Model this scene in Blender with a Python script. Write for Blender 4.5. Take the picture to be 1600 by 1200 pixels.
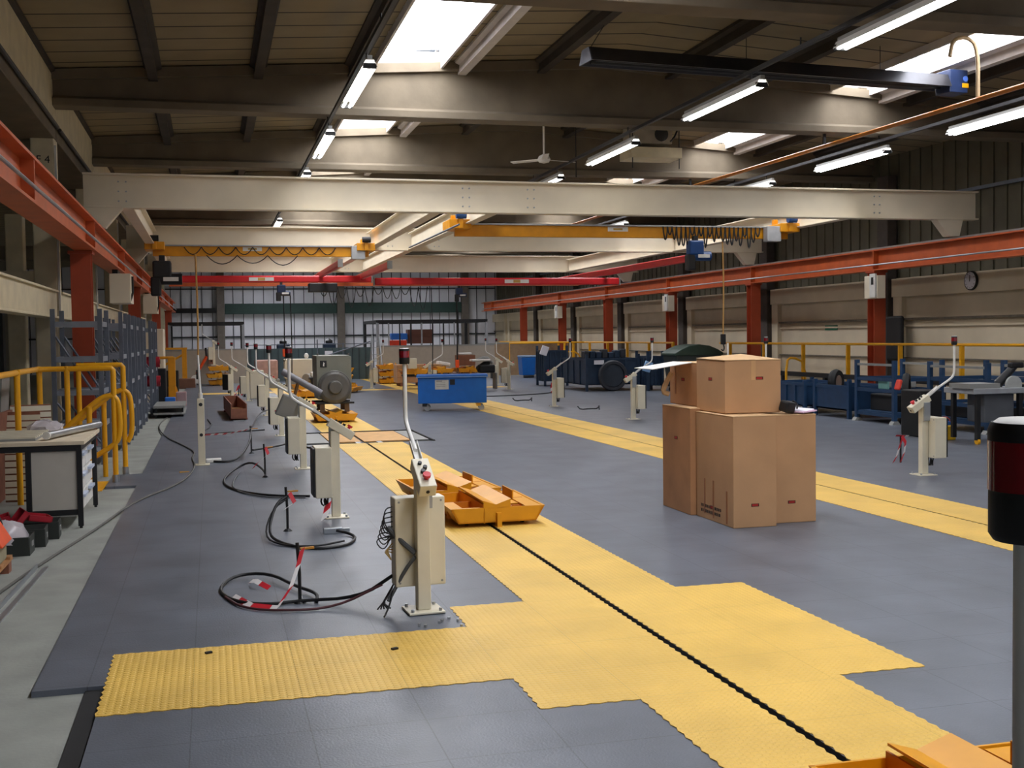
import bpy, bmesh, math, random
from mathutils import Vector, Matrix, Euler
for o in list(bpy.data.objects): bpy.data.objects.remove(o, do_unlink=True)
random.seed(7)
SC = bpy.context.scene
COL = SC.collection
PI = math.pi
# ------------------------------------------------------------------ camera, world, exposure
H = 1.65
YAW, PIT, ROL = 0.255014864, 0.0420147491, -0.0136435733
_f = Vector((math.sin(YAW)*math.cos(PIT), math.cos(YAW)*math.cos(PIT), -math.sin(PIT)))
_r = Vector((math.cos(YAW), -math.sin(YAW), 0)); _u = _r.cross(_f)
R2 = math.cos(ROL)*_r + math.sin(ROL)*_u
U2 = -math.sin(ROL)*_r + math.cos(ROL)*_u
cam = bpy.data.cameras.new('camera'); camo = bpy.data.objects.new('camera', cam); COL.objects.link(camo)
camo.matrix_world = Matrix(((R2.x, U2.x, -_f.x, 0), (R2.y, U2.y, -_f.y, 0), (R2.z, U2.z, -_f.z, H), (0, 0, 0, 1)))
cam.sensor_width = 36; cam.lens = 36*1800/1600; cam.clip_start = .05; cam.clip_end = 300
SC.camera = camo
w = bpy.data.worlds.new('overcast'); SC.world = w; w.use_nodes = True
w.node_tree.nodes['Background'].inputs[0].default_value = (.74, .84, 1, 1)
w.node_tree.nodes['Background'].inputs[1].default_value = .55
vs = SC.view_settings
vs.view_transform = 'Standard'; vs.look = 'None'; vs.gamma = 1; vs.use_curve_mapping = False; vs.exposure = -0.2
SKY_E, TUBE_E = 16.0, 14.0
# ------------------------------------------------------------------ helpers
def lin(c): c = c/255; return c/12.92 if c <= .04045 else ((c+.055)/1.055)**2.4
MATS = {}
def mat(name, rgb, rough=.5, metal=0, var=.12, scale=6, bump=0, bscale=60, spec=.5, emit=0, alpha=None, coat=0):
    if name in MATS: return MATS[name]
    m = bpy.data.materials.new(name); m.use_nodes = True; nt = m.node_tree; b = nt.nodes['Principled BSDF']
    c = [lin(v) for v in rgb]
    b.inputs['Roughness'].default_value = rough; b.inputs['Metallic'].default_value = metal
    b.inputs['Specular IOR Level'].default_value = spec
    if coat: b.inputs['Coat Weight'].default_value = coat
    tc = nt.nodes.new('ShaderNodeTexCoord')
    if var:
        n = nt.nodes.new('ShaderNodeTexNoise'); n.inputs['Scale'].default_value = scale; n.inputs['Detail'].default_value = 6
        nt.links.new(tc.outputs['Object'], n.inputs['Vector'])
        r = nt.nodes.new('ShaderNodeValToRGB')
        r.color_ramp.elements[0].position = .3; r.color_ramp.elements[1].position = .72
        r.color_ramp.elements[0].color = (*[v*(1-var) for v in c], 1)
        r.color_ramp.elements[1].color = (*[min(1, v*(1+var)) for v in c], 1)
        nt.links.new(n.outputs[0], r.inputs[0]); nt.links.new(r.outputs[0], b.inputs['Base Color'])
    else: b.inputs['Base Color'].default_value = (*c, 1)
    if bump:
        n2 = nt.nodes.new('ShaderNodeTexNoise'); n2.inputs['Scale'].default_value = bscale
        nt.links.new(tc.outputs['Object'], n2.inputs['Vector'])
        bp = nt.nodes.new('ShaderNodeBump'); bp.inputs['Strength'].default_value = bump; bp.inputs['Distance'].default_value = .01
        nt.links.new(n2.outputs[0], bp.inputs['Height']); nt.links.new(bp.outputs[0], b.inputs['Normal'])
    if emit:
        b.inputs['Emission Color'].default_value = (*c, 1); b.inputs['Emission Strength'].default_value = emit
    if alpha is not None: b.inputs['Alpha'].default_value = alpha
    MATS[name] = m; return m
def grid_lines(m, px, py, ox=0, oy=0, w=.006, dark=.45, axes='xy', soft=0):
    """thin darker joint lines at a regular pitch in object space, on top of the existing base colour"""
    nt = m.node_tree; b = nt.nodes['Principled BSDF']
    src = b.inputs['Base Color'].links[0].from_socket if b.inputs['Base Color'].links else None
    tc = nt.nodes.new('ShaderNodeTexCoord'); sp = nt.nodes.new('ShaderNodeSeparateXYZ'); nt.links.new(tc.outputs['Object'], sp.inputs[0])
    outs = []
    for ax, p, o in (('x', px, ox), ('y', py, oy)):
        if ax not in axes: continue
        a = nt.nodes.new('ShaderNodeMath'); a.operation = 'SUBTRACT'; nt.links.new(sp.outputs['xyz'.index(ax)], a.inputs[0]); a.inputs[1].default_value = o
        d = nt.nodes.new('ShaderNodeMath'); d.operation = 'DIVIDE'; nt.links.new(a.outputs[0], d.inputs[0]); d.inputs[1].default_value = p
        pp = nt.nodes.new('ShaderNodeMath'); pp.operation = 'PINGPONG'; nt.links.new(d.outputs[0], pp.inputs[0]); pp.inputs[1].default_value = .5
        lt = nt.nodes.new('ShaderNodeMath'); lt.operation = 'LESS_THAN'; nt.links.new(pp.outputs[0], lt.inputs[0]); lt.inputs[1].default_value = w/p/2
        outs.append(lt.outputs[0])
    o = outs[0]
    if len(outs) == 2:
        mx = nt.nodes.new('ShaderNodeMath'); mx.operation = 'MAXIMUM'; nt.links.new(outs[0], mx.inputs[0]); nt.links.new(outs[1], mx.inputs[1]); o = mx.outputs[0]
    mix = nt.nodes.new('ShaderNodeMixRGB'); mix.blend_type = 'MULTIPLY'
    nt.links.new(o, mix.inputs[0])
    if src: nt.links.new(src, mix.inputs[1])
    else: mix.inputs[1].default_value = b.inputs['Base Color'].default_value
    mix.inputs[2].default_value = (dark, dark, dark, 1)
    nt.links.new(mix.outputs[0], b.inputs['Base Color'])
    return m
def studs(m, pitch=.033, strength=.6):
    nt = m.node_tree; b = nt.nodes['Principled BSDF']
    tc = nt.nodes.new('ShaderNodeTexCoord')
    v = nt.nodes.new('ShaderNodeVectorMath'); v.operation = 'SCALE'; v.inputs['Scale'].default_value = 1/pitch; nt.links.new(tc.outputs['Object'], v.inputs[0])
    fr = nt.nodes.new('ShaderNodeVectorMath'); fr.operation = 'FRACTION'; nt.links.new(v.outputs[0], fr.inputs[0])
    sb = nt.nodes.new('ShaderNodeVectorMath'); sb.operation = 'SUBTRACT'; nt.links.new(fr.outputs[0], sb.inputs[0]); sb.inputs[1].default_value = (.5, .5, 0)
    ml = nt.nodes.new('ShaderNodeVectorMath'); ml.operation = 'MULTIPLY'; nt.links.new(sb.outputs[0], ml.inputs[0]); ml.inputs[1].default_value = (1, 1, 0)
    ln = nt.nodes.new('ShaderNodeVectorMath'); ln.operation = 'LENGTH'; nt.links.new(ml.outputs[0], ln.inputs[0])
    mr = nt.nodes.new('ShaderNodeMapRange'); mr.inputs[1].default_value = .42; mr.inputs[2].default_value = .3; nt.links.new(ln.outputs['Value'], mr.inputs[0])
    bp = nt.nodes.new('ShaderNodeBump'); bp.inputs['Strength'].default_value = strength; bp.inputs['Distance'].default_value = .004
    nt.links.new(mr.outputs[0], bp.inputs['Height']); nt.links.new(bp.outputs[0], b.inputs['Normal'])
    return m

SPLIT = set('stiffener side_plate support_bar edge_angle end_wall lamp_holder hanger wheel castor leg brace post bolt rod inner_wall deck_plate bearer block skid foot chain upright clamp wood_board foot_rail rib lifting_eye drawer push_button cover_end top_bar beam hole bar step screw blade hand_hole tape_strip hour_mark foot_rail plate_lettering'.split()) - {'plate_lettering','hour_mark','beam','foot'}
class MB:
    def __init__(s): s.bm = bmesh.new(); s.M = Matrix.Identity(4)
    def _add(s, vs, fs):
        v = [s.bm.verts.new(s.M @ Vector(p)) for p in vs]
        for f in fs:
            try: s.bm.faces.new([v[i] for i in f])
            except ValueError: pass
        return s
    def box(s, x0, x1, y0, y1, z0, z1):
        return s._add([(x0,y0,z0),(x1,y0,z0),(x1,y1,z0),(x0,y1,z0),(x0,y0,z1),(x1,y0,z1),(x1,y1,z1),(x0,y1,z1)],
                      [(0,3,2,1),(4,5,6,7),(0,1,5,4),(1,2,6,5),(2,3,7,6),(3,0,4,7)])
    def cb(s, c, d, rot=(0,0,0)):
        old = s.M; s.M = old @ Matrix.Translation(c) @ Euler(rot).to_matrix().to_4x4()
        s.box(-d[0]/2, d[0]/2, -d[1]/2, d[1]/2, -d[2]/2, d[2]/2); s.M = old; return s
    def prism(s, poly, ax, a0, a1):
        """poly: 2-D points in the other two axes (in x,y,z order), extruded on ax"""
        n = len(poly)
        def P(p, a):
            return (a, p[0], p[1]) if ax == 'x' else (p[0], a, p[1]) if ax == 'y' else (p[0], p[1], a)
        vs = [P(p, a0) for p in poly] + [P(p, a1) for p in poly]
        fs = [tuple(range(n)), tuple(range(2*n-1, n-1, -1))] + [(i, n+i, n+(i+1) % n, (i+1) % n) for i in range(n)]
        return s._add(vs, fs)
    def cyl(s, a, b, r, r2=None, n=16):
        a = Vector(a); b = Vector(b); d = (b-a).normalized(); r2 = r if r2 is None else r2
        u = d.orthogonal().normalized(); v = d.cross(u)
        vs = [a + r*(math.cos(t)*u+math.sin(t)*v) for t in [2*PI*i/n for i in range(n)]] + [b + r2*(math.cos(t)*u+math.sin(t)*v) for t in [2*PI*i/n for i in range(n)]]
        return s._add(vs, [tuple(range(n-1, -1, -1)), tuple(range(n, 2*n))] + [(i, (i+1) % n, n+(i+1) % n, n+i) for i in range(n)])
    def tube(s, pts, r, n=8, smooth=0, closed=False):
        pts = [Vector(p) for p in pts]
        for _ in range(smooth):
            q = [] if closed else [pts[0]]
            m = len(pts)
            for i in range(m if closed else m-1):
                a, b = pts[i], pts[(i+1) % m]; q += [a*.75+b*.25, a*.25+b*.75]
            if not closed: q.append(pts[-1])
            pts = q
        rings = []; u = None; m = len(pts)
        for i, p in enumerate(pts):
            if closed: t = (pts[(i+1) % m]-pts[i-1])
            else: t = (pts[min(i+1, m-1)]-pts[max(i-1, 0)])
            t = t.normalized() if t.length > 1e-9 else Vector((0, 0, 1))
            if u is None: u = t.orthogonal().normalized()
            u = (u - t*u.dot(t)); u = u.normalized() if u.length > 1e-6 else t.orthogonal().normalized()
            v = t.cross(u)
            rings.append([s.bm.verts.new(s.M @ (p + r*(math.cos(a)*u+math.sin(a)*v))) for a in [2*PI*k/n for k in range(n)]])
        for i in range(m if closed else m-1):
            A, B = rings[i], rings[(i+1) % m]
            for k in range(n):
                s.bm.faces.new((A[k], A[(k+1) % n], B[(k+1) % n], B[k]))
        if not closed:
            s.bm.faces.new(rings[0][::-1]); s.bm.faces.new(rings[-1])
        return s
    def lathe(s, prof, c=(0,0,0), n=24):
        vs = []; k = len(prof)
        for i in range(n):
            t = 2*PI*i/n
            vs += [(c[0]+r*math.cos(t), c[1]+r*math.sin(t), c[2]+z) for r, z in prof]
        fs = [(i*k+j, ((i+1) % n)*k+j, ((i+1) % n)*k+j+1, i*k+j+1) for i in range(n) for j in range(k-1)]
        if prof[0][0] > 1e-5: fs.append(tuple(i*k for i in range(n-1, -1, -1)))
        if prof[-1][0] > 1e-5: fs.append(tuple(i*k+k-1 for i in range(n)))
        return s._add(vs, fs)
    def ibeam(s, ax, a0, a1, c, z0, z1, wd, tf, tw):
        """I section along ax; c = centre of the cross coordinate"""
        for (lo, hi, u, v) in ((c-wd/2, c+wd/2, z0, z0+tf), (c-wd/2, c+wd/2, z1-tf, z1), (c-tw/2, c+tw/2, z0+tf, z1-tf)):
            if ax == 'x': s.box(a0, a1, lo, hi, u, v)
            else: s.box(lo, hi, a0, a1, u, v)
        return s
    def build(s, name, m, parent=None, bevel=0, smooth=False, label=None):
        if name in SPLIT and parent is not None:
            todo = set(s.bm.verts); isl = []
            while todo:
                st = [todo.pop()]; comp = [st[0]]
                while st:
                    v = st.pop()
                    for e in v.link_edges:
                        q = e.other_vert(v)
                        if q in todo: todo.discard(q); st.append(q); comp.append(q)
                isl.append(comp)
            if len(isl) > 1:
                first = None
                for comp in isl:
                    idx = {v: i for i, v in enumerate(comp)}; q = MB()
                    q._add([v.co for v in comp], [tuple(idx[v] for v in f.verts) for f in {f for v in comp for f in v.link_faces}])
                    o = q.build('_'+name, m, parent, bevel, smooth, label); o.name = name; o.data.name = name
                    first = first or o
                s.bm.free(); return first
        bmesh.ops.remove_doubles(s.bm, verts=s.bm.verts, dist=1e-6)
        bmesh.ops.recalc_face_normals(s.bm, faces=s.bm.faces)
        me = bpy.data.meshes.new(name); s.bm.to_mesh(me); s.bm.free()
        if smooth:
            for p in me.polygons: p.use_smooth = True
            me.set_sharp_from_angle(angle=math.radians(40))
        o = bpy.data.objects.new(name, me); COL.objects.link(o); me.materials.append(m)
        if parent: o.parent = parent
        if bevel:
            b = o.modifiers.new('bevel', 'BEVEL'); b.width = bevel; b.segments = 2; b.limit_method = 'ANGLE'
        if label: o['label'] = label
        return o
def tag(o, label, cat, group=None, kind=None):
    o['label'] = label; o['category'] = cat
    if group: o['group'] = group
    if kind: o['kind'] = kind
    return o
def thing(name, label, cat, loc=(0,0,0), rz=0, group=None):
    o = bpy.data.objects.new(name, None); COL.objects.link(o); o.location = loc; o.rotation_euler = (0, 0, rz); o.empty_display_size = .1
    return tag(o, label, cat, group)
def struct(o): o['kind'] = 'structure'; return o
def copy_tree(o, loc=None, rz=None, label=None, parent=None):
    c = o.copy(); COL.objects.link(c)
    if parent: c.parent = parent
    if loc is not None: c.location = loc
    if rz is not None: c.rotation_euler = (0, 0, rz)
    if label: c['label'] = label
    for ch in [k for k in bpy.data.objects if k.parent == o]: copy_tree(ch, parent=c)
    return c
_font = None
def text_mesh(name, s, size, m, parent, M, ext=.001, align='CENTER'):
    cu = bpy.data.curves.new(name, 'FONT'); cu.body = s; cu.size = size; cu.extrude = ext; cu.align_x = align; cu.align_y = 'CENTER'
    t = bpy.data.objects.new('tmp', cu); COL.objects.link(t)
    dg = bpy.context.evaluated_depsgraph_get(); me = bpy.data.meshes.new_from_object(t.evaluated_get(dg))
    bpy.data.objects.remove(t, do_unlink=True)
    me.transform(M); me.materials.clear(); me.materials.append(m)
    o = bpy.data.objects.new(name, me); COL.objects.link(o)
    if parent: o.parent = parent
    return o
FACE_S = Matrix.Rotation(PI/2, 4, 'X')     # text facing -Y

# ------------------------------------------------------------------ materials
concrete = mat('floor concrete', (146,148,140), .75, var=.14, scale=3, bump=.15, bscale=40)
greymat = mat('grey rubber tile', (95,100,109), .38, var=.2, scale=2.2, bump=.12, bscale=90, spec=.5)
grid_lines(greymat, .49, .49, .86, .435, w=.006, dark=.62)
yelmat = studs(mat('yellow studded tile', (224,182,84), .5, var=.12, scale=1.6, spec=.4))
grid_lines(yelmat, .49, .49, .86, .435, w=.004, dark=.8)
black = mat('black steel', (22,22,24), .5, var=.1)
rubber = mat('black rubber', (20,20,20), .75, var=.15)
cream = mat('cream painted steel', (232,220,196), .45, var=.05, scale=2)
creamdirty = mat('cream beam paint', (214,202,170), .6, var=.1, scale=4)
redox = mat('red oxide steel', (190,88,40), .5, var=.14, scale=3)
redcol = mat('red oxide column', (166,66,34), .55, var=.14, scale=3)
redkbk = mat('signal red steel', (205,32,38), .35, var=.06)
yel = mat('crane yellow steel', (226,152,14), .4, var=.08)
handy = mat('handrail yellow', (240,172,22), .35, var=.05)
agvm = mat('trolley yellow', (218,150,8), .45, var=.1, scale=4)
agvin = mat('trolley inner orange', (198,116,10), .5, var=.12, scale=5)
darkcon = mat('roof concrete', (112,101,84), .85, var=.16, scale=2, bump=.2, bscale=12)
purl = mat('purlin concrete', (62,56,50), .85, var=.2, scale=3, bump=.2, bscale=20)
lining = mat('roof lining board', (142,128,100), .8, var=.12, scale=1.5)
grid_lines(lining, 1, .655, 0, .0, w=.05, dark=.12, axes='y')
kerbm = mat('white kerb', (214,208,204), .6, var=.08)
clad = mat('dark cladding', (92,87,70), .7, var=.16, scale=2)
wallc = mat('cream wall panel', (208,194,168), .8, var=.09, scale=1.2)
wallb = mat('cream wall band', (220,206,178), .8, var=.08, scale=1.2)
ledge = mat('grimy ledge', (120,112,98), .85, var=.25, scale=8)
backw = mat('white wall sheet', (236,236,244), .7, var=.07, scale=.8)
greenb = mat('dark green beam', (36,62,56), .6, var=.12)
steelg = mat('grey steel frame', (104,110,122), .5, var=.12, metal=.2)
galv = mat('galvanised metal', (176,180,184), .35, metal=.8, var=.1)
greyp = mat('grey sheet metal', (140,140,136), .5, var=.06)
genm = mat('alternator grey', (118,118,106), .45, var=.08)
genm2 = mat('alternator flange', (96,94,90), .4, metal=.3, var=.12)
white = mat('white paint', (226,224,218), .5, var=.05)
ivory = mat('ivory pedestal paint', (216,208,184), .4, var=.04)
lensred = mat('dark red lens', (126,12,26), .12, var=0, spec=.8, coat=.5)
bluecart = mat('cart blue', (4,94,176), .4, var=.08)
bluebin = mat('steel bin blue', (24,58,92), .55, var=.18, scale=6)
bluedk = mat('dark blue steel', (24,44,66), .55, var=.2, scale=5)
hoistb = mat('hoist blue', (24,70,130), .4, var=.1)
card = mat('cardboard', (190,146,104), .8, var=.08, scale=3, bump=.05)
cardl = mat('cardboard worn', (176,126,84), .8, var=.13, scale=4, bump=.06)
cardi = mat('cardboard inner', (206,168,122), .8, var=.06)
tapem = mat('brown tape', (148,84,30), .3, var=.1)
wood = mat('raw wood', (176,126,78), .75, var=.2, scale=9)
woodred = mat('reddish timber', (136,84,62), .7, var=.2, scale=9)
ply = mat('plywood', (222,206,178), .6, var=.12, scale=5)
beige = mat('beige partition', (168,156,140), .7, var=.05)
brownp = mat('brown board', (98,58,44), .6, var=.1)
fencem = mat('dark green fence sheet', (68,84,86), .6, var=.18, scale=2)
greenbin = mat('green bin plastic', (44,62,50), .5, var=.1)
redpl = mat('red plastic', (170,34,48), .4, var=.1)
orange = mat('orange plastic', (234,80,20), .45, var=.08)
plastic = mat('clear plastic bag', (214,206,210), .2, var=.1, alpha=.75)
tapered = mat('red tape', (206,40,52), .5, var=.05)
tapew = mat('white tape', (232,228,226), .5, var=.05)
tubem = mat('lit fluorescent tube', (255,255,255), .3, var=0, emit=TUBE_E)
skym = mat('backlit rooflight sheet', (245,248,255), .4, var=0, emit=SKY_E)
gratem = mat('wood pit cover', (204,158,100), .7, var=.12, scale=6)
pipem = mat('orange pipe paint', (196,116,30), .4, var=.15)
paper = mat('paper', (228,226,232), .7, var=.04)
blackpl = mat('matt black plastic', (16,16,18), .6, var=.1)
pink = mat('pale pink sheet', (226,190,214), .6, var=.05)
blueb = mat('bright blue plastic', (40,110,200), .4, var=.05)
glassg = mat('green sign', (30,120,90), .5, var=.05)

# ------------------------------------------------------------------ floor
def scallop(poly, amp=.012, pitch=.04):
    out = []
    n = len(poly)
    for i in range(n):
        a = Vector(poly[i]); b = Vector(poly[(i+1) % n]); d = b-a; L = d.length; d.normalize(); nn = Vector((d.y, -d.x))
        k = max(1, round(L/pitch))
        for j in range(k):
            t = j/k*L; s = 0 if j == 0 else (amp if j % 2 else -amp)
            p = a+d*t+nn*s*.5; out.append((p.x, p.y))
    return out
def slab(name, poly, z0, z1, m, sc=False, holes=None):
    mb = MB(); p = scallop(poly) if sc else poly
    mb.prism(p, 'z', z0, z1); return mb.build(name, m)
FB = -0.03
struct(MB().box(-9, 17, -14, 66, -.2, FB).build('floor', concrete))
XS1, XS2, SW = 2.32, 6.28, .02
# grey mat pieces, leaving the two slots and the pit open
mat_rects = [(-.86,-.53,5.78,46), (-.53,XS1-SW,-8,17.95), (XS1+SW,XS2-.012,-8,17.95), (-1.2,-.86,13.75,14.95),
             (-.53,1.35,17.95,20.2), (3.42,XS2-.012,17.95,20.2),
             (-.53,XS1-SW,20.2,46), (XS1+SW,XS2-.012,20.2,46), (XS2+.012,13.4,-8,46)]
mb = MB()
for a,b,c,d in mat_rects: mb.box(a,b,c,d,FB,0)
struct(mb.build('floor', greymat))
# pit
mb = MB()
mb.box(1.35,3.42,17.95,20.2,FB,FB+.003)
struct(mb.build('floor', black))
# yellow studded tiles
YZ = (.0005, .004)
s1 = XS1-SW; s2 = XS1+SW
yp = [
 [(1.84,-6),(s1,-6),(s1,17.95),(1.84,17.95),(1.84,6.83),(1.37,6.83),(1.37,6.33),(-.53,6.33),(-.53,5.3),(1.37,5.3),(1.37,4.83),(1.84,4.83)],
 [(s2,-6),(2.88,-6),(2.88,4.9),(3.35,4.9),(3.35,6.92),(2.88,6.92),(2.88,17.95),(s2,17.95)],
 [(1.84,20.2),(s1,20.2),(s1,42),(1.84,42),(1.84,36.7),(-.35,36.7),(-.35,35.7),(1.84,35.7)],
 [(s2,20.2),(2.88,20.2),(2.88,42),(s2,42)],
]
for p in yp: struct(slab('floor', p, YZ[0], YZ[1], yelmat, True))
for p in ([(5.72,-2),(XS2-.012,-2),(XS2-.012,46),(5.72,46)], [(XS2+.012,-2),(6.84,-2),(6.84,46),(XS2+.012,46)],
          [(2.88,35.9),(5.72,35.9),(5.72,36.6),(2.88,36.6)], [(6.84,35.7),(9.2,35.7),(9.2,36.6),(6.84,36.6)]):
    struct(slab('floor', p, YZ[0], YZ[1], yelmat, True))
# slot channels
for x, sw in ((XS1, SW), (XS2, .012)):
    mb = MB(); 
    for a, b in ((-8, 17.95), (20.2, 46)): mb.box(x-sw-.004, x+sw+.004, a, b, FB, FB+.004)
    struct(mb.build('floor', black))
# pit cover
t = thing('pit_cover', 'wooden boards and grey plates covering the pit across the yellow track', 'cover', (2.3, 19.1, 0))
mb = MB(); mb.box(-.5,-.02,-.75,1.08,-.02,-.004); mb.box(.03,.78,-.75,1.08,-.02,-.004); mb.build('wood_board', gratem, t)
mb = MB(); mb.box(-.93,-.52,-.75,1.08,-.02,-.006); mb.box(.8,1.08,-.75,1.08,-.02,-.006); mb.build('side_plate', greyp, t)
mb = MB(); mb.box(-.12,-.04,-1.02,-.74,-.02,-.008); mb.box(.22,.3,-1.02,-.74,-.02,-.008); mb.build('support_bar', galv, t)
mb = MB(); mb.box(-.95,1.12,1.085,1.11,-.01,.012); mb.box(1.09,1.115,-1.1,1.085,-.01,.012); mb.build('edge_angle', black, t)
# drain channel by the mat edge near camera
tag(MB().box(-.62,-.53,-6,5.78,FB,FB+.012).build('cable_channel', rubber), 'dark cable channel between concrete and the near tile edge', 'channel')
# steel strip on the concrete lower left
mb = MB(); mb.cb((-1.27,7.6,FB+.006),(.035,3.0,.012),(0,0,-.03)); mb.cb((-1.33,7.6,FB+.02),(.006,3.0,.04),(0,0,-.03)); tag(mb.build('floor_strip', galv), 'thin bright metal strip lying on the concrete at far left', 'strip')

# ------------------------------------------------------------------ walls
XR, YB = 15.5, 63.0
mb = MB(); mb.box(XR, XR+.2, -6, YB, -.03, 2.86); struct(mb.build('wall_right', wallc))
mb = MB(); mb.box(XR+.1, XR+.3, -6, YB, 2.86, 6.2)
y = -6
while y < YB:
    mb.box(XR+.07, XR+.11, y, y+.035, 2.86, 6.0); y += .42
cl = mb.build('wall_right', clad); struct(cl)
grid_lines(clad, 1, 1, w=.001, dark=1)
mb = MB()
yb = [-6.0+6*i for i in range(12)]
for y in yb:
    mb.box(XR-.16, XR, y+.25, y+5.75, 2.42, 2.84)
    mb.box(XR-.12, XR, y+.25, y+.6, -.03, 2.42); mb.box(XR-.12, XR, y+5.4, y+5.75, -.03, 2.42)
struct(mb.build('trim_1', wallb))
mb = MB()
for y in yb:
    mb.box(XR-.09, XR, y+.6, y+5.4, 1.88, 1.93); mb.box(XR-.07, XR, y+.6, y+5.4, 1.0, 1.03); mb.box(XR-.11, XR, y+.6, y+5.4, 0.5, .56)
struct(mb.build('trim_2', ledge))
mb = MB()
for y in yb: mb.box(XR-.05, XR, y+.6, y+5.4, 1.73, 1.77)
struct(mb.build('trim_3', wallb))
# upper wall conduit rail
struct(MB().box(XR-.02, XR+.06, -6, YB, 4.55, 4.62).build('trim_4', steelg))
# far wall
mb = MB(); mb.box(-9, XR+.3, YB, YB+.2, -.03, 6.6); struct(mb.build('wall_back', backw))
mb = MB(); x = -8.9
while x < XR: mb.box(x, x+.035, YB-.04, YB, 0, 6.4); x += .53
struct(mb.build('trim_5', mat('dark joint strip', (70,72,80), .7, var=.1)))
mb = MB(); mb.box(-9, XR, YB-.12, YB-.04, 1.74, 1.82); mb.box(-9, XR, YB-.12, YB-.04, 4.28, 4.34)
struct(mb.build('trim_6', mat('dark girt', (44,46,52), .6, var=.1)))
for i, x in enumerate((.54, 6.84, 13.7)):
    tag(MB().ibeam('x', 0, 0, 0, 0, 0, 0, 0, 0).box(x-.2, x+.2, YB-.45, YB-.12, 0, 5.4).build('wall_column', mat('grey brown column', (112,104,96), .8, var=.1), bevel=.02),
        ['grey concrete column of the far wall behind the left partition', 'grey concrete column in the middle of the far wall', 'grey concrete column at the right end of the far wall'][i], 'column', 'columns of the far wall')
mb = MB(); mb.box(.75, 6.62, YB-.42, YB-.2, 2.98, 3.53); tag(mb.build('wall_beam', greenb, bevel=.02), 'dark green beam across the far wall, left of the middle column', 'beam', 'green beams on the far wall')
mb = MB(); mb.box(7.06, 13.48, YB-.42, YB-.2, 2.98, 3.55); tag(mb.build('wall_beam', greenb, bevel=.02), 'dark green beam across the far wall, right of the middle column', 'beam', 'green beams on the far wall')
mb = MB(); mb.box(-2.2, .32, YB-.42, YB-.2, 3.05, 3.3); tag(mb.build('wall_beam', black, bevel=.02), 'thin black beam on the far wall at the left end', 'beam', 'green beams on the far wall')
# left aisle wall, far out
struct(MB().box(-9.1, -9, -14, 66, -.03, 6.2).build('wall_left', clad))
mb = MB(); mb.box(-9, -5.5, YB-.5, YB, 0, 6)
# ------------------------------------------------------------------ roof
RX, RZ, SL = 6.6, 6.32, .063
def rz(x): return RZ - SL*abs(x-RX)
YBEAM = [18.8+6*i - (.85 if i == -1 else 0) for i in range(-4, 8)]
sky = [(2.62, 3.75), (10.82, 11.6)]
def strip(mb, x0, x1, y0, y1, th=.08):
    mb._add([(x0,y0,rz(x0)),(x1,y0,rz(x1)),(x1,y1,rz(x1)),(x0,y1,rz(x0)),(x0,y0,rz(x0)+th),(x1,y0,rz(x1)+th),(x1,y1,rz(x1)+th),(x0,y1,rz(x0)+th)],
            [(0,3,2,1),(4,5,6,7),(0,1,5,4),(1,2,6,5),(2,3,7,6),(3,0,4,7)])
mb = MB()
for a, b in ((-9, 2.62), (3.75, 6.6), (6.6, 10.82), (11.6, 16.2)): strip(mb, a, b, -14, YB+.2)
ceil = mb.build('ceiling', lining); struct(ceil)
n = 1
for (a, b) in sky:
    for i, y in enumerate(YBEAM):
        if i == 0: continue
        # corrugated translucent sheet above a kerb
        mb = MB(); y0, y1 = YBEAM[i-1]+.2, y-.1; k = 40
        vs, fs = [], []
        for j in range(k+1):
            yy = y0+(y1-y0)*j/k; z = .22+(.025 if j % 2 else -.025)
            vs += [(a, yy, rz(a)+z), (b, yy, rz(b)+z)]
        fs = [(2*j, 2*j+1, 2*j+3, 2*j+2) for j in range(k)]
        mb._add(vs, fs); o = mb.build('window_%d' % n, skym); struct(o)
        mb = MB()
        for x in (a, b):
            mb.prism([(x-.02, rz(x)-.12), (x+.02, rz(x)-.12), (x+.02, rz(x)+.26), (x-.02, rz(x)+.26)], 'y', y0, y1)
            for j in range(0, k, 4): mb.box(x-.03, x+.03, y0+(y1-y0)*j/k, y0+(y1-y0)*j/k+.03, rz(x)-.02, rz(x)+.2)
        mb.box(a, b, y1, y1+.04, rz(a)-.02, rz(a)+.22)
        kb = mb.build('window_frame', kerbm, o); n += 1
# purlins, children of the ceiling
pxs = [-2.3, -.76, .82, 2.3, 5.46, 7.75, 9.3, 12.4, 13.95, 4.1, 11.9]
for x in pxs:
    mb = MB(); z = rz(x)
    wd = .26
    mb.prism([(x-wd/2, z), (x-wd/2, z-.05), (x-.06, z-.08), (x-.07, z-.22), (x+.07, z-.22), (x+.06, z-.08), (x+wd/2, z-.05), (x+wd/2, z)], 'y', -14, YB)
    if x in (4.1, 11.9): mb.build('purlin', kerbm, ceil, label='white painted purlin beside the rooflight')
    else: mb.build('purlin', purl, ceil)
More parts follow.
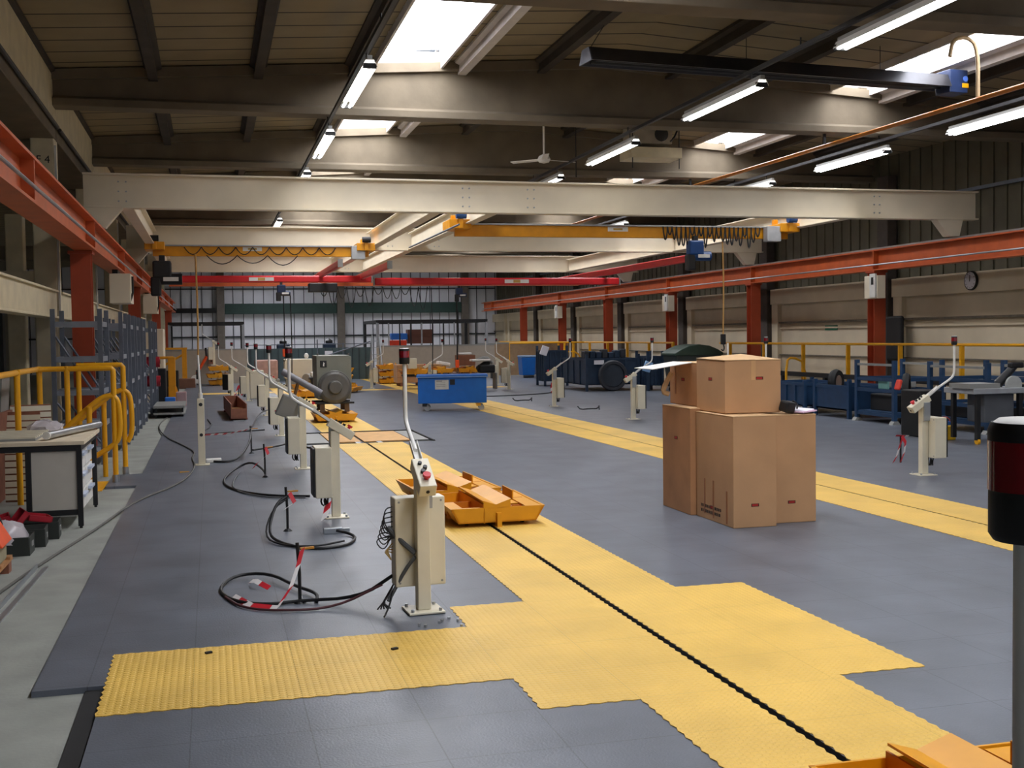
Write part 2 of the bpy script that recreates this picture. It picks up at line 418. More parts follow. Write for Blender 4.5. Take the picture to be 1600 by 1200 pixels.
# roof beams
nm = ['nearest', 'second', 'third', 'fourth', 'fifth', 'sixth', 'seventh', 'eighth', 'ninth', 'tenth', 'eleventh', 'twelfth']
def roof_beam(y, label):
    t = thing('roof_beam', label, 'beam', (6.6, y, 5.2), 0, 'concrete roof beams across the hall')
    mb = MB(); x0, x1 = -2.25-6.6, XR-.05-6.6; zt = lambda x: rz(x+6.6)-5.2-.02
    mb.prism([(x0, .13), (x1, .13), (x1, zt(x1)-.14), (0, zt(0)-.14), (x0, zt(x0)-.14)], 'y', -.07, .07); mb.build('web', darkcon, t)
    mb = MB(); mb.box(x0, x1, -.19, .19, 0, .11); mb.prism([(-.19,.11),(.19,.11),(.07,.17),(-.07,.17)], 'x', x0, x1); mb.build('bottom_flange', darkcon, t, bevel=.012)
    mb = MB(); mb.prism([(x0, zt(x0)-.15), (0, zt(0)-.15), (x1, zt(x1)-.15), (x1, zt(x1)), (0, zt(0)), (x0, zt(x0))], 'y', -.17, .17); mb.build('top_flange', darkcon, t)
    return t
vis = [y for y in YBEAM if y > 10]
lbls = ['brown concrete roof beam cut by the top edge of the photo', 'nearest concrete roof beam seen whole across the hall',
        'concrete roof beam just above and behind the first white beam', 'concrete roof beam hidden behind the upper edge of the first white beam',
        'dark concrete roof beam seen between first and second white beams', 'far concrete roof beam above the yellow cranes',
        'far concrete roof beam above the red rails', 'next to last concrete roof beam before the far wall', 'last concrete roof beam at the far wall']
for y in YBEAM:
    if y < 10: roof_beam(y, 'concrete roof beam overhead, above the top of the photo') if y > 6 else None
for i, y in enumerate(vis): roof_beam(y, lbls[i])
# left gutter beam along the column line + columns
for i, y in enumerate([y for y in YBEAM if y > 6]):
    pl = ['cream concrete column stepping down at the far left edge of the photo', 'cream concrete column left of the aisle, before the lettered one', 'cream concrete column lettered F 4 with a row of bolt holes',
          'cream concrete column behind the grey racks, next after the lettered one', 'cream concrete column beyond the racks, third after the lettered one', 'cream concrete column near the yellow jib, far left',
          'cream concrete column far left behind the jib', 'cream concrete column far left near the partition','cream concrete column far left past the partition','cream concrete column far left at the back wall'][i]
    t = thing('concrete_column', pl, 'column', (-2.38, y, 0), 0, 'cream columns along the left side')
    MB().box(-.17, .17, -.2, .2, FB, 5.1).build('shaft', creamdirty, t, bevel=.02)
    if i == 2:
        text_mesh('lettering', 'F 4', .16, blackpl, t, Matrix.Translation((.01, -.203, 4.38)) @ FACE_S)
        mb = MB()
        for z in (1.0,1.25,1.5,1.75,2.0,2.4): mb.cyl((.1,-.2,z),(.1,-.203,z),.012,n=8)
        mb.build('bolt_hole', black, t)
    mb = MB(); mb.prism([(-.12,-.22),(.15,-.22),(.15,-.6),(.1,-.2)], 'z', 4.9, 4.9)
    mb = MB(); mb.box(.17,.2,-.2,-.17,1.4,4.6); mb.build('conduit', white, t)
    if y < 50:
        g = thing('gutter_beam', 'pale concrete gutter beam above the left columns, bay %s' % ['over the far left edge','above the nearest rack bay','before the lettered column','after the lettered column','over the second red column','over the yellow jib','near the partition','at the back'][i], 'beam', (-2.5, y, 4.7), 0, 'gutter beams along the left eaves')
        MB().box(-.25, .28, -5.98, -.02, .25, .98).build('beam_face', creamdirty, g, bevel=.01)
        MB().box(-.4, .3, -5.98, -.02, 0, .2).build('lower_flange', darkcon, g, bevel=.01)
        MB().tube([(.34,-5.9,.18),(.34,-.1,.18)], .03).build('conduit', black, g)
# cream mezzanine edge beam
for i, y in enumerate((12.8, 18.8, 24.8, 30.8, 36.8)):
    t = thing('edge_beam', ['cream steel edge beam low on the left, nearest bay', 'cream edge beam seen past the lettered column', 'cream edge beam behind the tall grey racks', 'cream edge beam past the racks', 'farthest cream edge beam on the left'][i], 'beam', (-2.3, y, 2.0), 0, 'cream edge beams along the left aisle')
    MB().ibeam('y', .25, 5.75, 0, 0, .42, .22, .03, .14).build('beam', creamdirty, t, bevel=.006)
t = thing('inner_column', 'plain cream column left of the lettered one', 'column', (-3.3, 22, 0)); MB().box(-.15,.15,-.15,.15,FB,3.9).build('shaft', creamdirty, t, bevel=.02)
tag(MB().box(-8.9,-2.7,21.8,22.3,2.55,2.9).build('cross_beam', creamdirty), 'cream cross beam going left from the lettered column', 'beam')
tag(MB().box(-8.9,-2.7,27.8,28.3,3.5,3.8).build('cross_beam', darkcon), 'dark cross beam deep in the left aisle', 'beam')
tag(MB().box(-8.9,-4.2,26,26.3,0,2.4).build('aisle_partition', mat('dim grey partition',(86,88,90),.8)), 'dim grey partition deep in the left aisle', 'partition')
# right concrete wall columns
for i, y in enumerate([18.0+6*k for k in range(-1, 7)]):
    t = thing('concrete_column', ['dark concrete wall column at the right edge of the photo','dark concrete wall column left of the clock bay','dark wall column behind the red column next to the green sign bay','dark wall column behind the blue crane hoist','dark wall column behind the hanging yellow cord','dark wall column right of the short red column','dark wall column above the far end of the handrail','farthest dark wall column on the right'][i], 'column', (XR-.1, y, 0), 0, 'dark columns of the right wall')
    MB().box(-.15,.1,-.22,.22,FB,5.25).build('shaft', mat('dark column concrete', (74,66,60), .85, var=.15), t, bevel=.02)  # one dark brown concrete tone for every column on this wall

# ------------------------------------------------------------------ red crane rails
def rail(name, label, X, y0, y1, ys, side):
    t = thing(name, label, 'rail', (X, y0, 2.98))
    MB().ibeam('y', 0, y1-y0, 0, 0, .46, .3, .03, .03).build('beam', redox, t)
    mb = MB()
    for y in ys:
        if y0 < y < y1: mb.box(-.14, .14, y-y0-.02, y-y0+.02, .03, .43)
    mb.build('stiffener', redox, t)
    MB().box(-.03, .03, 0, y1-y0, .46, .51).build('rail_head', galv, t)
    MB().tube([(side*.19, .2, .12), (side*.19, y1-y0-.5, .12)], .018).build('conductor_tube', galv, t)
    return t
rail('crane_rail', 'long red crane runway beam on the left side', -1.75, 2, 58, [6+6*i for i in range(9)], 1)
rail('crane_rail', 'long red crane runway beam along the right wall', 14.4, 2, 61, [4.8+6*i for i in range(10)], -1)
def red_col(X, y, label, grp):
    t = thing('red_column', label, 'column', (X, y, 0), 0, grp)
    mb = MB(); mb.box(-.14,.14,-.14,-.12,FB,2.96); mb.box(-.14,.14,.12,.14,FB,2.96); mb.box(-.012,.012,-.12,.12,FB,2.96); mb.build('shaft', redcol, t)
    MB().box(-.2,.2,-.2,.2,FB,FB+.03).build('base_plate', redcol, t)
    MB().box(-.17,.17,-.17,.17,2.93,2.975).build('cap_plate', redcol, t)
for y, l in ((18.1, 'wide red steel column behind the nearest grey rack'), (30.2, 'red steel column behind the second group of racks'), (42, 'red steel column left of the yellow jib'), (54, 'farthest red steel column on the left')):
    red_col(-1.82, y, l, 'red columns on the left')
for y, l in ((16.8, 'red steel column off the right edge'), (22.8, 'red steel column left of the wall clock'), (28.8, 'tall red steel column behind the top cardboard boxes'), (34.6, 'narrow red steel column with a cream box on it'), (40.7, 'red steel column behind the dark blue bins'),
             (46.5, 'red steel column left of the far right post lamp'), (52.7, 'farthest red steel column by the right wall')):
    red_col(14.35, y, l, 'red columns on the right')
# cream cabinets on red columns
for (x, y, z, l) in ((14.12, 22.5, 2.35, 'cream louvred box high on the red column near the clock'), (14.12, 34.3, 2.35, 'cream louvred box high on the narrow red column'), (14.12, 46.3, 2.35, 'small cream box on a far right red column')):
    t = thing('wall_heater', l, 'electrical box', (x, y, z), 0, 'cream boxes on the right columns')
    MB().box(-.1,.1,-.26,.26,0,.5).build('body', cream, t, bevel=.01); MB().box(-.15,-.1,-.24,-.02,.02,.54).build('side_unit', white, t, bevel=.01)
    MB().box(-.156,-.15,-.18,-.1,.3,.46).build('slot', black, t)
for (x, y, z, l) in ((-1.55, 23.0, 2.35, 'cream electrical box hung under the left crane rail above the racks'), (-1.55, 34.0, 2.4, 'small cream box under the left rail past the racks')):
    t = thing('junction_box', l, 'electrical box', (x, y, z)); MB().box(-.25,.13,-.4,.4,0,.55).build('body', cream, t, bevel=.01); MB().box(-.2,-.1,-.3,.3,.55,.63).build('hanger', black, t)
    MB().tube([(.16,-.3,.5),(.16,-.3,.2),(.1,-.3,.0)],.02).build('cable', black, t)

# ------------------------------------------------------------------ white crane support beams
def wbeam(y, x0, x1, label):
    t = thing('white_beam', label, 'beam', (6.5, y, 3.84), 0, 'white transverse beams')
    MB().ibeam('x', x0-6.5, x1-6.5, 0, 0, .57, .24, .03, .03).build('beam', cream, t, bevel=.004)
    mb = MB()
    for x in (x0+.55, 4.4, 5.6, x1-2.3):
        for dx in (0, .12):
            for z in (.12, .28, .44): mb.cyl((x+dx-6.5, -.015, z), (x+dx-6.5, -.03, z), .014, n=8)
    mb.build('bolt', galv, t)
    for xx in (-1.75, 14.4):
        s = -1 if xx < 0 else 1
        mb = MB(); mb.prism([(xx-6.5+.2*s, 0), (xx-6.5-.4*s, 0), (xx-6.5-.12*s, -.33), (xx-6.5+.12*s, -.33)], 'y', -.1, .1); mb.build('bracket', cream, t)
    return t
wbeam(20.2, -1.97, 14.95, 'nearest white steel beam spanning the whole hall')
wbeam(29.2, -1.9, 14.8, 'second white steel beam spanning the hall, behind the yellow cranes')
wbeam(38.8, -1.9, 14.8, 'farthest white steel beam above the red rails')
def lbeam(x, y0, y1, label):
    t = thing('runway_beam', label, 'beam', (x, y0, 3.86), 0, 'white lengthwise runway beams')
    MB().ibeam('y', .12, y1-y0-.12, 0, 0, .42, .2, .025, .025).build('beam', cream, t, bevel=.004)
for x, l in ((-1.3, 'left end'), (3.95, 'left of the centre gap'), (5.0, 'right of the centre gap'), (12.2, 'right end')):
    lbeam(x, 20.2, 29.2, 'white lengthwise runway beam between first and second white beams, %s' % l)
    lbeam(x, 29.2, 38.8, 'white lengthwise runway beam between second and last white beams, %s' % l)
MB_t = tag(MB().tube([(4.5,21,3.72),(4.5,26.5,3.72)],.02).build('conductor_tube', steelg), 'thin dark conductor rail between the two centre runway beams', 'rail')

# yellow cranes
def loops(mb, x0, x1, n, z, drop, r=.012, y=0, jit=0):
    for i in range(n):
        a = x0+(x1-x0)*i/n; b = x0+(x1-x0)*(i+1)/n; d = drop*(1+jit*(random.random()-.5))
        mb.tube([(a+(b-a)*t, y-.02*random.random(), z-d*(1-(2*t-1)**2)) for t in [k/8 for k in range(9)]], r, n=5)
def crane(x0, x1, y, z0, z1, label, boxx, hoistx, mode):
    t = thing('bridge_crane', label, 'crane', (x0, y, z0))
    L = x1-x0; h = z1-z0
    MB().box(0, L, -.05, .05, 0, h).build('girder', yel, t, bevel=.008)
    MB().box(0, L, -.1, .1, h, h+.03).build('top_rail', galv, t)
    for i, x in enumerate((.05, L-.1)):
        mb = MB(); mb.box(x-.22, x+.22, -.35, .35, h-.1, h+.08); mb.box(x-.05, x+.05, -.4, -.3, h-.1, h+.22); mb.box(x-.05, x+.05, .3, .4, h-.1, h+.22)
        c = mb.build('end_carriage', yel, t, bevel=.01)
        MB().cyl((x-.1,-.42,h+.15),(x+.1,-.42,h+.15),.07).build('drive_motor', hoistb if mode == 2 else black, c)
    MB().box(boxx-.16, boxx+.16, -.3, -.1, h-.3, h+.02).build('control_box', mat('light grey box', (176,178,180), .4), t, bevel=.01)
    mb = MB()
    if mode == 1: loops(mb, .7, L-.8, 9, h-.02, .17, y=-.08); loops(mb, 1.2, 3.3, 3, .02, .2, y=-.05, jit=.3)
    else: loops(mb, 4.4, L-.7, 22, h+.0, .3, r=.016, y=-.12, jit=.9)
    mb.build('festoon_cable', black, t)
    x = L*.45 if mode == 1 else L*.47
    MB().box(x-.22, x+.22, -.056, -.05, h*.55, h*.95).build('maker_plate', white, t)
    mb = MB(); mb.box(x-.1, x+.1, -.058, -.056, h*.66, h*.84); mb.build('plate_lettering', mat('plate ochre', (190,150,70), .5), t)
    return t
crane(-1.25, 3.75, 28.0, 3.6, 3.83, 'left yellow bridge crane with draped cables', 4.72, 0, 1)
crane(4.75, 12.05, 22.6, 3.64, 3.87, 'right yellow bridge crane with bunched cables and blue hoist', 6.85, 4, 2)
def hoist(loc, label, m, sc=1.0):
    t = thing('chain_hoist', label, 'hoist', loc)
    MB().box(-.16*sc,.16*sc,-.12*sc,.12*sc,-.3*sc,0).build('motor_body', m, t, bevel=.03*sc)
    MB().cyl((-.05*sc,0,-.32*sc),(.34*sc,0,-.32*sc),.1*sc).build('drum', m, t, smooth=True)
    MB().box(-.2*sc,-.02*sc,-.1*sc,.1*sc,-.62*sc,-.28*sc).build('chain_bag', black, t, bevel=.03*sc)
    MB().box(.02*sc,.28*sc,-.125*sc,-.118*sc,-.36*sc,-.29*sc).build('name_plate', white, t)
    MB().box(-.05*sc,.05*sc,-.05*sc,.05*sc,0,.1*sc).build('trolley', black, t)
    return t
hoist((-1.05, 27.9, 3.48), 'black hoist with white side plate under the left crane end', black, 1.3)
hoist((9.85, 22.45, 3.58), 'blue hoist under the right yellow crane', hoistb)
# red KBK rails
def redrail(p0, p1, r, label, plate=None, loc=None):
    p0 = Vector(p0); p1 = Vector(p1)
    t = thing('red_rail', label, 'rail', p0)
    d = p1-p0; L = d.length; rzz = math.atan2(d.y, d.x); t.rotation_euler = (0, 0, rzz)
    MB().box(0, L, -r*.6, r*.6, -r, r).build('track', redkbk, t, bevel=r*.35)
    MB().box(-.03, 0, -r*.7, r*.7, -r*1.1, r*1.1).build('end_stop', greyp, t); MB().box(L, L+.03, -r*.7, r*.7, -r*1.1, r*1.1).build('end_stop', greyp, t)
    if plate: MB().box(plate-.35, plate+.35, -r*.6-.01, -r*.6, -r*.5, r*.5).build('maker_plate', white, t); MB().box(plate-.1, plate+.1, -r*.6-.013, -r*.6-.01, -r*.4, r*.4).build('plate_lettering', MATS['plate ochre'], t)
    return t
t = redrail((-1.25, 34.0, 3.37), (4.62, 34.0, 3.37), .1, 'left red transverse rail with a small plate', 2.7)
t = redrail((4.35, 31.4, 3.17), (11.4, 31.4, 3.17), .1, 'right red transverse rail with a small plate', 4.0)
redrail((3.15, 28.8, 3.5), (3.15, 36.8, 3.5), .09, 'red lengthwise rail hanging left of centre')
redrail((4.35, 28.6, 3.45), (4.35, 35.6, 3.45), .09, 'red lengthwise rail hanging at centre')
redrail((11.0, 25.3, 3.42), (11.0, 36.5, 3.42), .09, 'red lengthwise rail hanging near the right wall')
tag(MB().box(-1.2, 12, 36.9, 37.1, 3.3, 3.5).build('orange_beam', redox), 'orange beam behind the red rails, far away', 'beam')
mb = MB()
t = thing('hanging_cables', 'bunches of dark cables looping below the red rails', 'cables', (4.2, 33, 3.1))
mb = MB(); loops(mb, -1.2, 1.9, 12, 0, .45, r=.012, jit=1.2); mb.build('cable_loop', black, t)
MB().box(-1.5,-.7,-.2,.2,-.15,.1).build('cable_trolley', black, t, bevel=.02)
hoist((2.0, 33.9, 3.2), 'small dark blue hoist on the left red rail', mat('hoist navy', (24,40,72), .4), .75)
hoist((6.68, 31.3, 2.98), 'small blue hoist on the right red rail', MATS['hoist navy'], .6)
def drop(p, z1, label, m, hook, r=.016, name='hanging_cable'):
    t = thing(name, label, 'cable', p)
    MB().tube([(0,0,0),(.02,0,(z1-p[2])*.5),(0,0,z1-p[2])], r, n=6, smooth=1).build('cord', m, t)
    if hook:
        MB().box(-.05,.05,-.04,.04,z1-p[2]-.22,z1-p[2]).build('pendant', hook, t, bevel=.015)
        MB().tube([(0,0,z1-p[2]-.2),(.03,0,z1-p[2]-.3),(0,0,z1-p[2]-.36),(-.04,0,z1-p[2]-.32)],.014,n=6,smooth=1).build('hook', black, t)
    return t
drop((-.3, 27.9, 3.65), .95, 'ochre cord hanging from the left yellow crane', mat('ochre cord', (196,150,84), .7), blackpl, .022)
drop((10.5, 22.5, 3.65), 1.62, 'ochre cord hanging from the right yellow crane', MATS['ochre cord'], blackpl, .016)
drop((2.05, 33.9, 2.9), 1.35, 'dark cable with orange top hanging left of centre', black, orange)
drop((2.25, 33.9, 2.9), .5, 'long dark cable hanging beside the orange one', black, None)
drop((6.6, 31.3, 2.9), 1.0, 'black cable ending in an orange pendant', black, orange, .022)
drop((5.9, 31.3, 3.0), .6, 'thin black cable over the blue cart', black, None, .012)

# ------------------------------------------------------------------ lights
def fluor(loc, label, L=2.5):
    t = thing('strip_light', label, 'light', loc, 0, 'fluorescent strip lights')
    mb = MB(); mb.prism([(-.09,.02),(-.05,.1),(.05,.1),(.09,.02),(.086,.02),(.048,.094),(-.048,.094),(-.086,.02)], 'y', 0, L); mb.build('reflector', white, t)
    MB().box(-.03,.03,0,L,.1,.15).build('housing', greyp, t)
    for x in (-.045, .045):
        MB().cyl((x,.04,.02),(x,L-.04,.02),.019,n=10).build('tube', tubem, t, smooth=True)
    mb = MB()
    for y in (.03, L-.03): mb.box(-.08,.08,y-.02,y+.02,0,.06)
    mb.build('lamp_holder', black, t)
    MB().tube([(0,.3,.15),(0,.3,.25)],.01).build('hanger', black, t)
    return t
f0 = None
rows = [(1.9, 'left'), (7.02, 'middle'), (11.88, 'right')]
want = {0: [(13.75,'nearest'), (18.4,'second'), (22.9,'third'), (32.1,'farthest')], 1: [(9.4,'nearest'), (13.8,'second'), (18.4,'third'), (22.7,'fourth'), (32,'farthest')], 2: [(14.2,'nearest'), (18.5,'second'), (22.9,'third'), (32,'farthest')]}
for r, (x, side) in enumerate(rows):
    for y, w_ in want[r]:
        lb = '%s fluorescent strip light of the %s row' % (w_, side)
        if f0 is None: f0 = fluor((x, y, 4.84), lb)
        else: copy_tree(f0, (x, y, 4.84), 0, lb)
    t = thing('light_trunking', 'dark conduit rail carrying the %s row of lights' % side, 'conduit', (x, 8, 5.1))
    MB().box(-.025,.025,0,30,-.025,.025).build('rail', mat('dark conduit',(48,48,50),.6) if r == 2 else black, t)
    mb = MB()
    for y in (4.8,10.8,16.8,22.8): mb.cyl((0,y,.03),(0,y,.12),.01)
    mb.build('hanger', black, t)
# orange pipe
t = thing('gas_pipe', 'long orange pipe running under the roof on the right', 'pipe', (10.75, 4, 5.0))
MB().cyl((.35,0,0),(0,20,0),.035,n=12).cyl((0,20,0),(0,40,0),.035,n=12).build('pipe', pipem, t, smooth=True)
MB().tube([(.17,10.7,0),(.17,10.7,.75),(0,10.7,.9),(-.25,10.7,.85),(-.3,10.7,.6)],.03,smooth=2).build('branch_pipe', mat('cream pipe',(206,180,140),.5), t, smooth=True)
mb = MB()
for y in (14.8, 20.8, 8.8): mb.box(.0,.05,y-.02,y+.02,.02,.2)
mb.build('hanger', black, t)
# radiant heater
t = thing('radiant_heater', 'long dark radiant tube heater hung across the hall', 'heater', (5.25, 15.7, 5.5), .09)
MB().prism([(-.22,0),(-.12,.2),(.12,.2),(.22,0),(.2,0),(.11,.18),(-.11,.18),(-.2,0)], 'x', 0, 6.2).build('reflector', mat('dark heater metal', (60,60,64), .35, metal=.6), t)
mb = MB(); mb.prism([(-.22,0),(-.12,.2),(.12,.2),(.22,0)], 'x', -.02, 0); mb.build('end_plate', mat('heater end', (96,100,112), .4, metal=.5), t)
mb = MB(); mb.cyl((.1,-.08,.05),(6.2,-.08,.05),.04); mb.cyl((.1,.08,.05),(6.2,.08,.05),.04); mb.build('tube', MATS['black steel'], t, smooth=True)
MB().box(6.2,6.55,-.17,.17,-.08,.28).build('burner_box', mat('burner blue', (38,52,86), .4), t, bevel=.01)
MB().cyl((6.5,-.172,.14),(6.5,-.18,.14),.045).build('round_label', mat('label blue', (90,130,220), .5), t)
MB().box(6.44,6.56,-.178,-.17,.0,.07).build('warning_label', handy, t)
mb = MB(); mb.tube([(.05,0,.2),(.35,-.1,.7)],.006); mb.tube([(2.6,0,.2),(2.6,0,.7)],.006); mb.tube([(5,0,.2),(5,0,.6)],.006); mb.build('chain', black, t)
# ceiling fan
t = thing('ceiling_fan', 'small white ceiling fan on a drop rod', 'fan', (6.45, 22.0, 5.1))
MB().cyl((0,0,.1),(0,0,1.1),.02).build('rod', white, t, smooth=True); MB().lathe([(.02,.12),(.1,.08),(.13,.02),(.1,-.04),(.02,-.06)]).build('motor', white, t, smooth=True)
for k in range(3):
    mb = MB(); mb.M = Matrix.Rotation(.3+2*PI*k/3, 4, 'Z'); mb.cb((.42,0,.01),(.6,.12,.012),(.15,0,0)); mb.build('blade', white, t)
# air unit
t = thing('air_unit', 'cream suspended air handling unit below the roof', 'air unit', (9.2, 23.2, 5.35))
MB().box(-.6,.55,-.35,.35,0,.22).build('tray', creamdirty, t, bevel=.01); MB().box(-.55,.35,-.3,.3,.3,.8).build('casing', mat('unit casing', (150,140,124), .6), t, bevel=.02)
MB().cyl((.1,-.32,.5),(.1,-.3,.5),.15).build('grille', black, t)
mb = MB()
for x in (-.55,.5): mb.cyl((x,-.3,.2),(x,-.3,.85),.012); mb.cyl((x,-.3,-.22),(x,-.3,0),.01)
mb.build('hanger', black, t)
MB().tube([(.6,-.2,.9),(.45,-.25,.5),(.3,-.3,.35)],.02,smooth=1).build('pipe', black, t)
MB().cyl((7.5-9.2,0,.9),(7.5-9.2,0,-.4),.012).build('rod', black, t)
# clock, sign on right wall
t = thing('wall_clock', 'round white wall clock with a dark rim on the right wall', 'clock', (XR-.17, 20.8, 2.66))
MB().cyl((0,0,0),(-.05,0,0),.2,n=32).build('rim', black, t, smooth=True); MB().cyl((-.05,0,0),(-.054,0,0),.178,n=32).build('dial', paper, t)
MB().cb((-.058,0,.06),(.004,.014,.12)).cb((-.058,.006,.05),(.004,.02,.14),(.06,0,0)).build('hand', black, t)
mb = MB()
for k in range(12): mb.cb((-.056,.15*math.sin(k*PI/6),.15*math.cos(k*PI/6)),(.003,.012,.022),(-k*PI/6,0,0))
mb.build('hour_mark', black, t)
tag(MB().box(XR-.02,XR,26.4,27.0,1.68,1.8).build('exit_sign', glassg), 'small green sign on the cream wall', 'sign')
tag(MB().box(XR-.3,XR-.2,23.15,23.785,.95,1.98).build('dark_cover', blackpl, bevel=.1), 'black cover hanging on the wall column right of the red column', 'cover')

# ================================================================== control pedestals
def pedestal(loc, rz_, label, enc=(.15,.31,.2,.66), lamp=True, cable=True, variant=0, grp='control pedestals with signal lamps'):
    t = thing('control_pedestal', label, 'control pedestal', loc, rz_, grp)
    bp = MB().box(-.11,.11,-.11,.11,0,.012).build('base_plate', ivory, t, bevel=.003)
    mb = MB()
    for x in (-.085,.085):
        for y in (-.085,.085): mb.cyl((x,y,.012),(x,y,.03),.011,n=6)
    mb.build('bolt', galv, bp)
    MB().box(-.04,.04,-.04,.04,.012,.8).build('post', ivory, t, bevel=.006)
    # enclosure
    dx, dy, z0, z1 = enc
    e = MB().box(.045,.045+dx,-dy/2,dy/2,z0,z1).build('enclosure', ivory, t, bevel=.008)
    MB().box(.045+dx,.045+dx+.02,-dy/2+.008,dy/2-.008,z0+.01,z1-.01).build('door', black if variant == 0 else ivory, e, bevel=.004)
    mb = MB()
    for y in (-dy/2+.025, dy/2-.025):
        for z in (z0+.025, z1-.025): mb.cyl((.046,y,z),(.042,y,z),.007,n=8)
    mb.build('screw', greyp, e)
    # console, high end towards +x
    mb = MB(); mb.M = Matrix.Translation((-.02,0,.83)) @ Matrix.Rotation(-math.radians(33), 4, 'Y')
    mb.box(-.17,.09,-.052,.052,-.035,.045); c = mb.build('console', ivory, t, bevel=.006)
    mb = MB(); mb.M = Matrix.Translation((-.02,0,.83)) @ Matrix.Rotation(-math.radians(33), 4, 'Y')
    mb.cyl((-.1,0,.045),(-.1,0,.062),.014).cyl((-.1,0,.062),(-.1,0,.08),.024); mb.build('stop_button', tapered, c, smooth=True)
    mb = MB(); mb.M = Matrix.Translation((-.02,0,.83)) @ Matrix.Rotation(-math.radians(33), 4, 'Y')
    mb.cyl((-.045,.01,.045),(-.045,.01,.065),.014).cyl((-.01,-.01,.045),(-.01,-.01,.065),.013).cyl((.035,.012,.045),(.035,.012,.06),.012)
    mb.build('push_button', black, c, smooth=True)
    mb = MB(); mb.M = Matrix.Translation((-.02,0,.83)) @ Matrix.Rotation(-math.radians(33), 4, 'Y')
    mb.cyl((-.17,0,0),(-.173,0,0),.011); mb.build('cable_gland', black, c)
    MB().box(-.03,.05,-.06,-.041,.62,.83).build('clamp_plate', galv, t, bevel=.002)
    # slotted bracket + arm
    mb = MB(); mb.M = Matrix.Translation((.04,0,.87)) @ Matrix.Rotation(-math.radians(36), 4, 'Y')
    mb.box(0,.2,-.024,.024,0,.006).box(0,.2,-.024,-.02,0,.03).box(0,.2,.02,.024,0,.03); mb.build('bracket', white, t)
    pts = [(.13,0,.955),(.33,0,1.075),(.385,0,1.115),(.4,0,1.17),(.4,0,1.24),(.4,0,1.48)]
    if variant == 2: pts = [(.13,0,.955),(.3,0,1.05),(.385,0,1.13),(.4,0,1.2),(.4,0,1.46),(.4,0,1.5)]
    mb = MB(); mb.tube(pts[:1]+pts[1:2], .0135, n=10)
    p2 = [Vector(pts[1])-Vector((.002,0,.0012)), pts[1], pts[2], pts[3], pts[4]]
    mb.tube([pts[1], pts[2], pts[3], pts[4]], .0135, n=10, smooth=2); mb.tube([pts[4], pts[5]], .0135, n=10)
    mb.build('lamp_pipe', white, t, smooth=True)
    if lamp:
        l = MB().lathe([(.0,0),(.029,0),(.033,.006),(.033,.042),(.0,.042)], (.4,0,1.475)).build('signal_lamp', blackpl, t, smooth=True)
        MB().lathe([(.0,.042),(.0335,.042),(.0335,.083),(.0,.083)], (.4,0,1.475), 32).build('lens', lensred, l, smooth=True)
        MB().lathe([(.0,.083),(.0335,.083),(.0335,.092),(.031,.098),(.0,.098)], (.4,0,1.475), 32).build('cap', blackpl, l, smooth=True)
        MB().lathe([(.0,.098),(.029,.098),(.025,.101),(.0,.102)], (.4,0,1.475), 32).build('top_disc', white, l, smooth=True)
    if cable:
        mb = MB()
        for k in range(3): mb.tube([(.07+.03*k,0,z0),(.08+.03*k,.03,z0-.06),(.06+.02*k,-.03,z0-.1),(.1,.0,z0-.02)], .008, n=6, smooth=1)
        mb.build('wiring', black, t)
    return t
L_, Rr = PI, 0
p1 = pedestal((1.2,6.79,.004), PI/2+.06, 'nearest large ivory pedestal with tall box and a wiring bundle on its left side', enc=(.13,.31,.14,.68), cable=False, variant=1)
# wiring of the nearest pedestal (local: y+ is its left side as seen from the camera)
mb = MB()
for k in range(7):
    z = .62-.03*k
    mb.tube([(.12,.155,z),(.12,.2+.012*k,z-.01),(.1,.215,z-.09),(.07,.17,.46),(.06,.09,.38)], .004, n=5, smooth=2)
mb.build('wire_loom', black, p1)
MB().tube([(.1,.19,.5),(.05,.12,.42),(-.0,.045,.35)], .016, n=8, smooth=1).build('grey_loom', mat('grey sleeve',(86,88,90),.6), p1, label='grey sleeved cable bundle')
MB().tube([(0,.045,.33),(.03,.1,.25),(.08,.17,.1),(.06,.2,.06)], .012, n=8, smooth=1).build('grey_loom', MATS['grey sleeve'], p1, label='lower grey cable bundle')
mb = MB()
for k in range(5): mb.tube([(.1,.16,.15),(.06,.19+.01*k,.1-.01*k),(.03,.24,.06),(.0,.2+.02*k,.03)], .005, n=5, smooth=1)
mb.tube([(.06,.17,.12),(.02,.2,.05),(-.05,.24,.01),(-.1,.26,.008)], .006, n=5, smooth=1)
mb.build('loose_end', black, p1)
mb = MB()
for k in range(4): mb.tube([(.12,.155,.4-.02*k),(.13,.19+.008*k,.36),(.1,.17,.3)], .004, n=5, smooth=1)
mb.build('yellow_wire', mat('ochre wire', (180,150,90), .6), p1)
pedestal((1.08,10.63,.0), L_, 'second ivory pedestal on the left, red flag at its foot')
pedestal((1.1,14.75,.0), L_, 'third ivory pedestal on the left, beside the tilted grey panel')
pedestal((1.13,19.9,.0), L_, 'fourth ivory pedestal on the left, left of the yellow trolley under the alternator')
pedestal((1.15,25.3,.0), L_, 'fifth ivory pedestal on the left row, small')
pedestal((.93,31.5,.0), L_, 'sixth ivory pedestal in the left row, near the far cross strip')
pedestal((.55,34.0,.0), L_+.5, 'far ivory pedestal before the left yellow trolley stack')
pedestal((.1,43.0,.73), L_, 'tiny white lamp arm standing on the far left yellow stack', lamp=False)
pedestal((7.82,11.47,.0), Rr, 'nearest ivory pedestal on the right, before the blue racks')
pedestal((7.88,20.95,.0), Rr, 'ivory pedestal left of the cardboard boxes')
pedestal((7.65,25.5,.0), Rr, 'ivory pedestal between blue cart and dark blue bins')
pedestal((7.72,15.85,.0), Rr+.1, 'ivory pedestal mostly hidden behind the cardboard boxes')
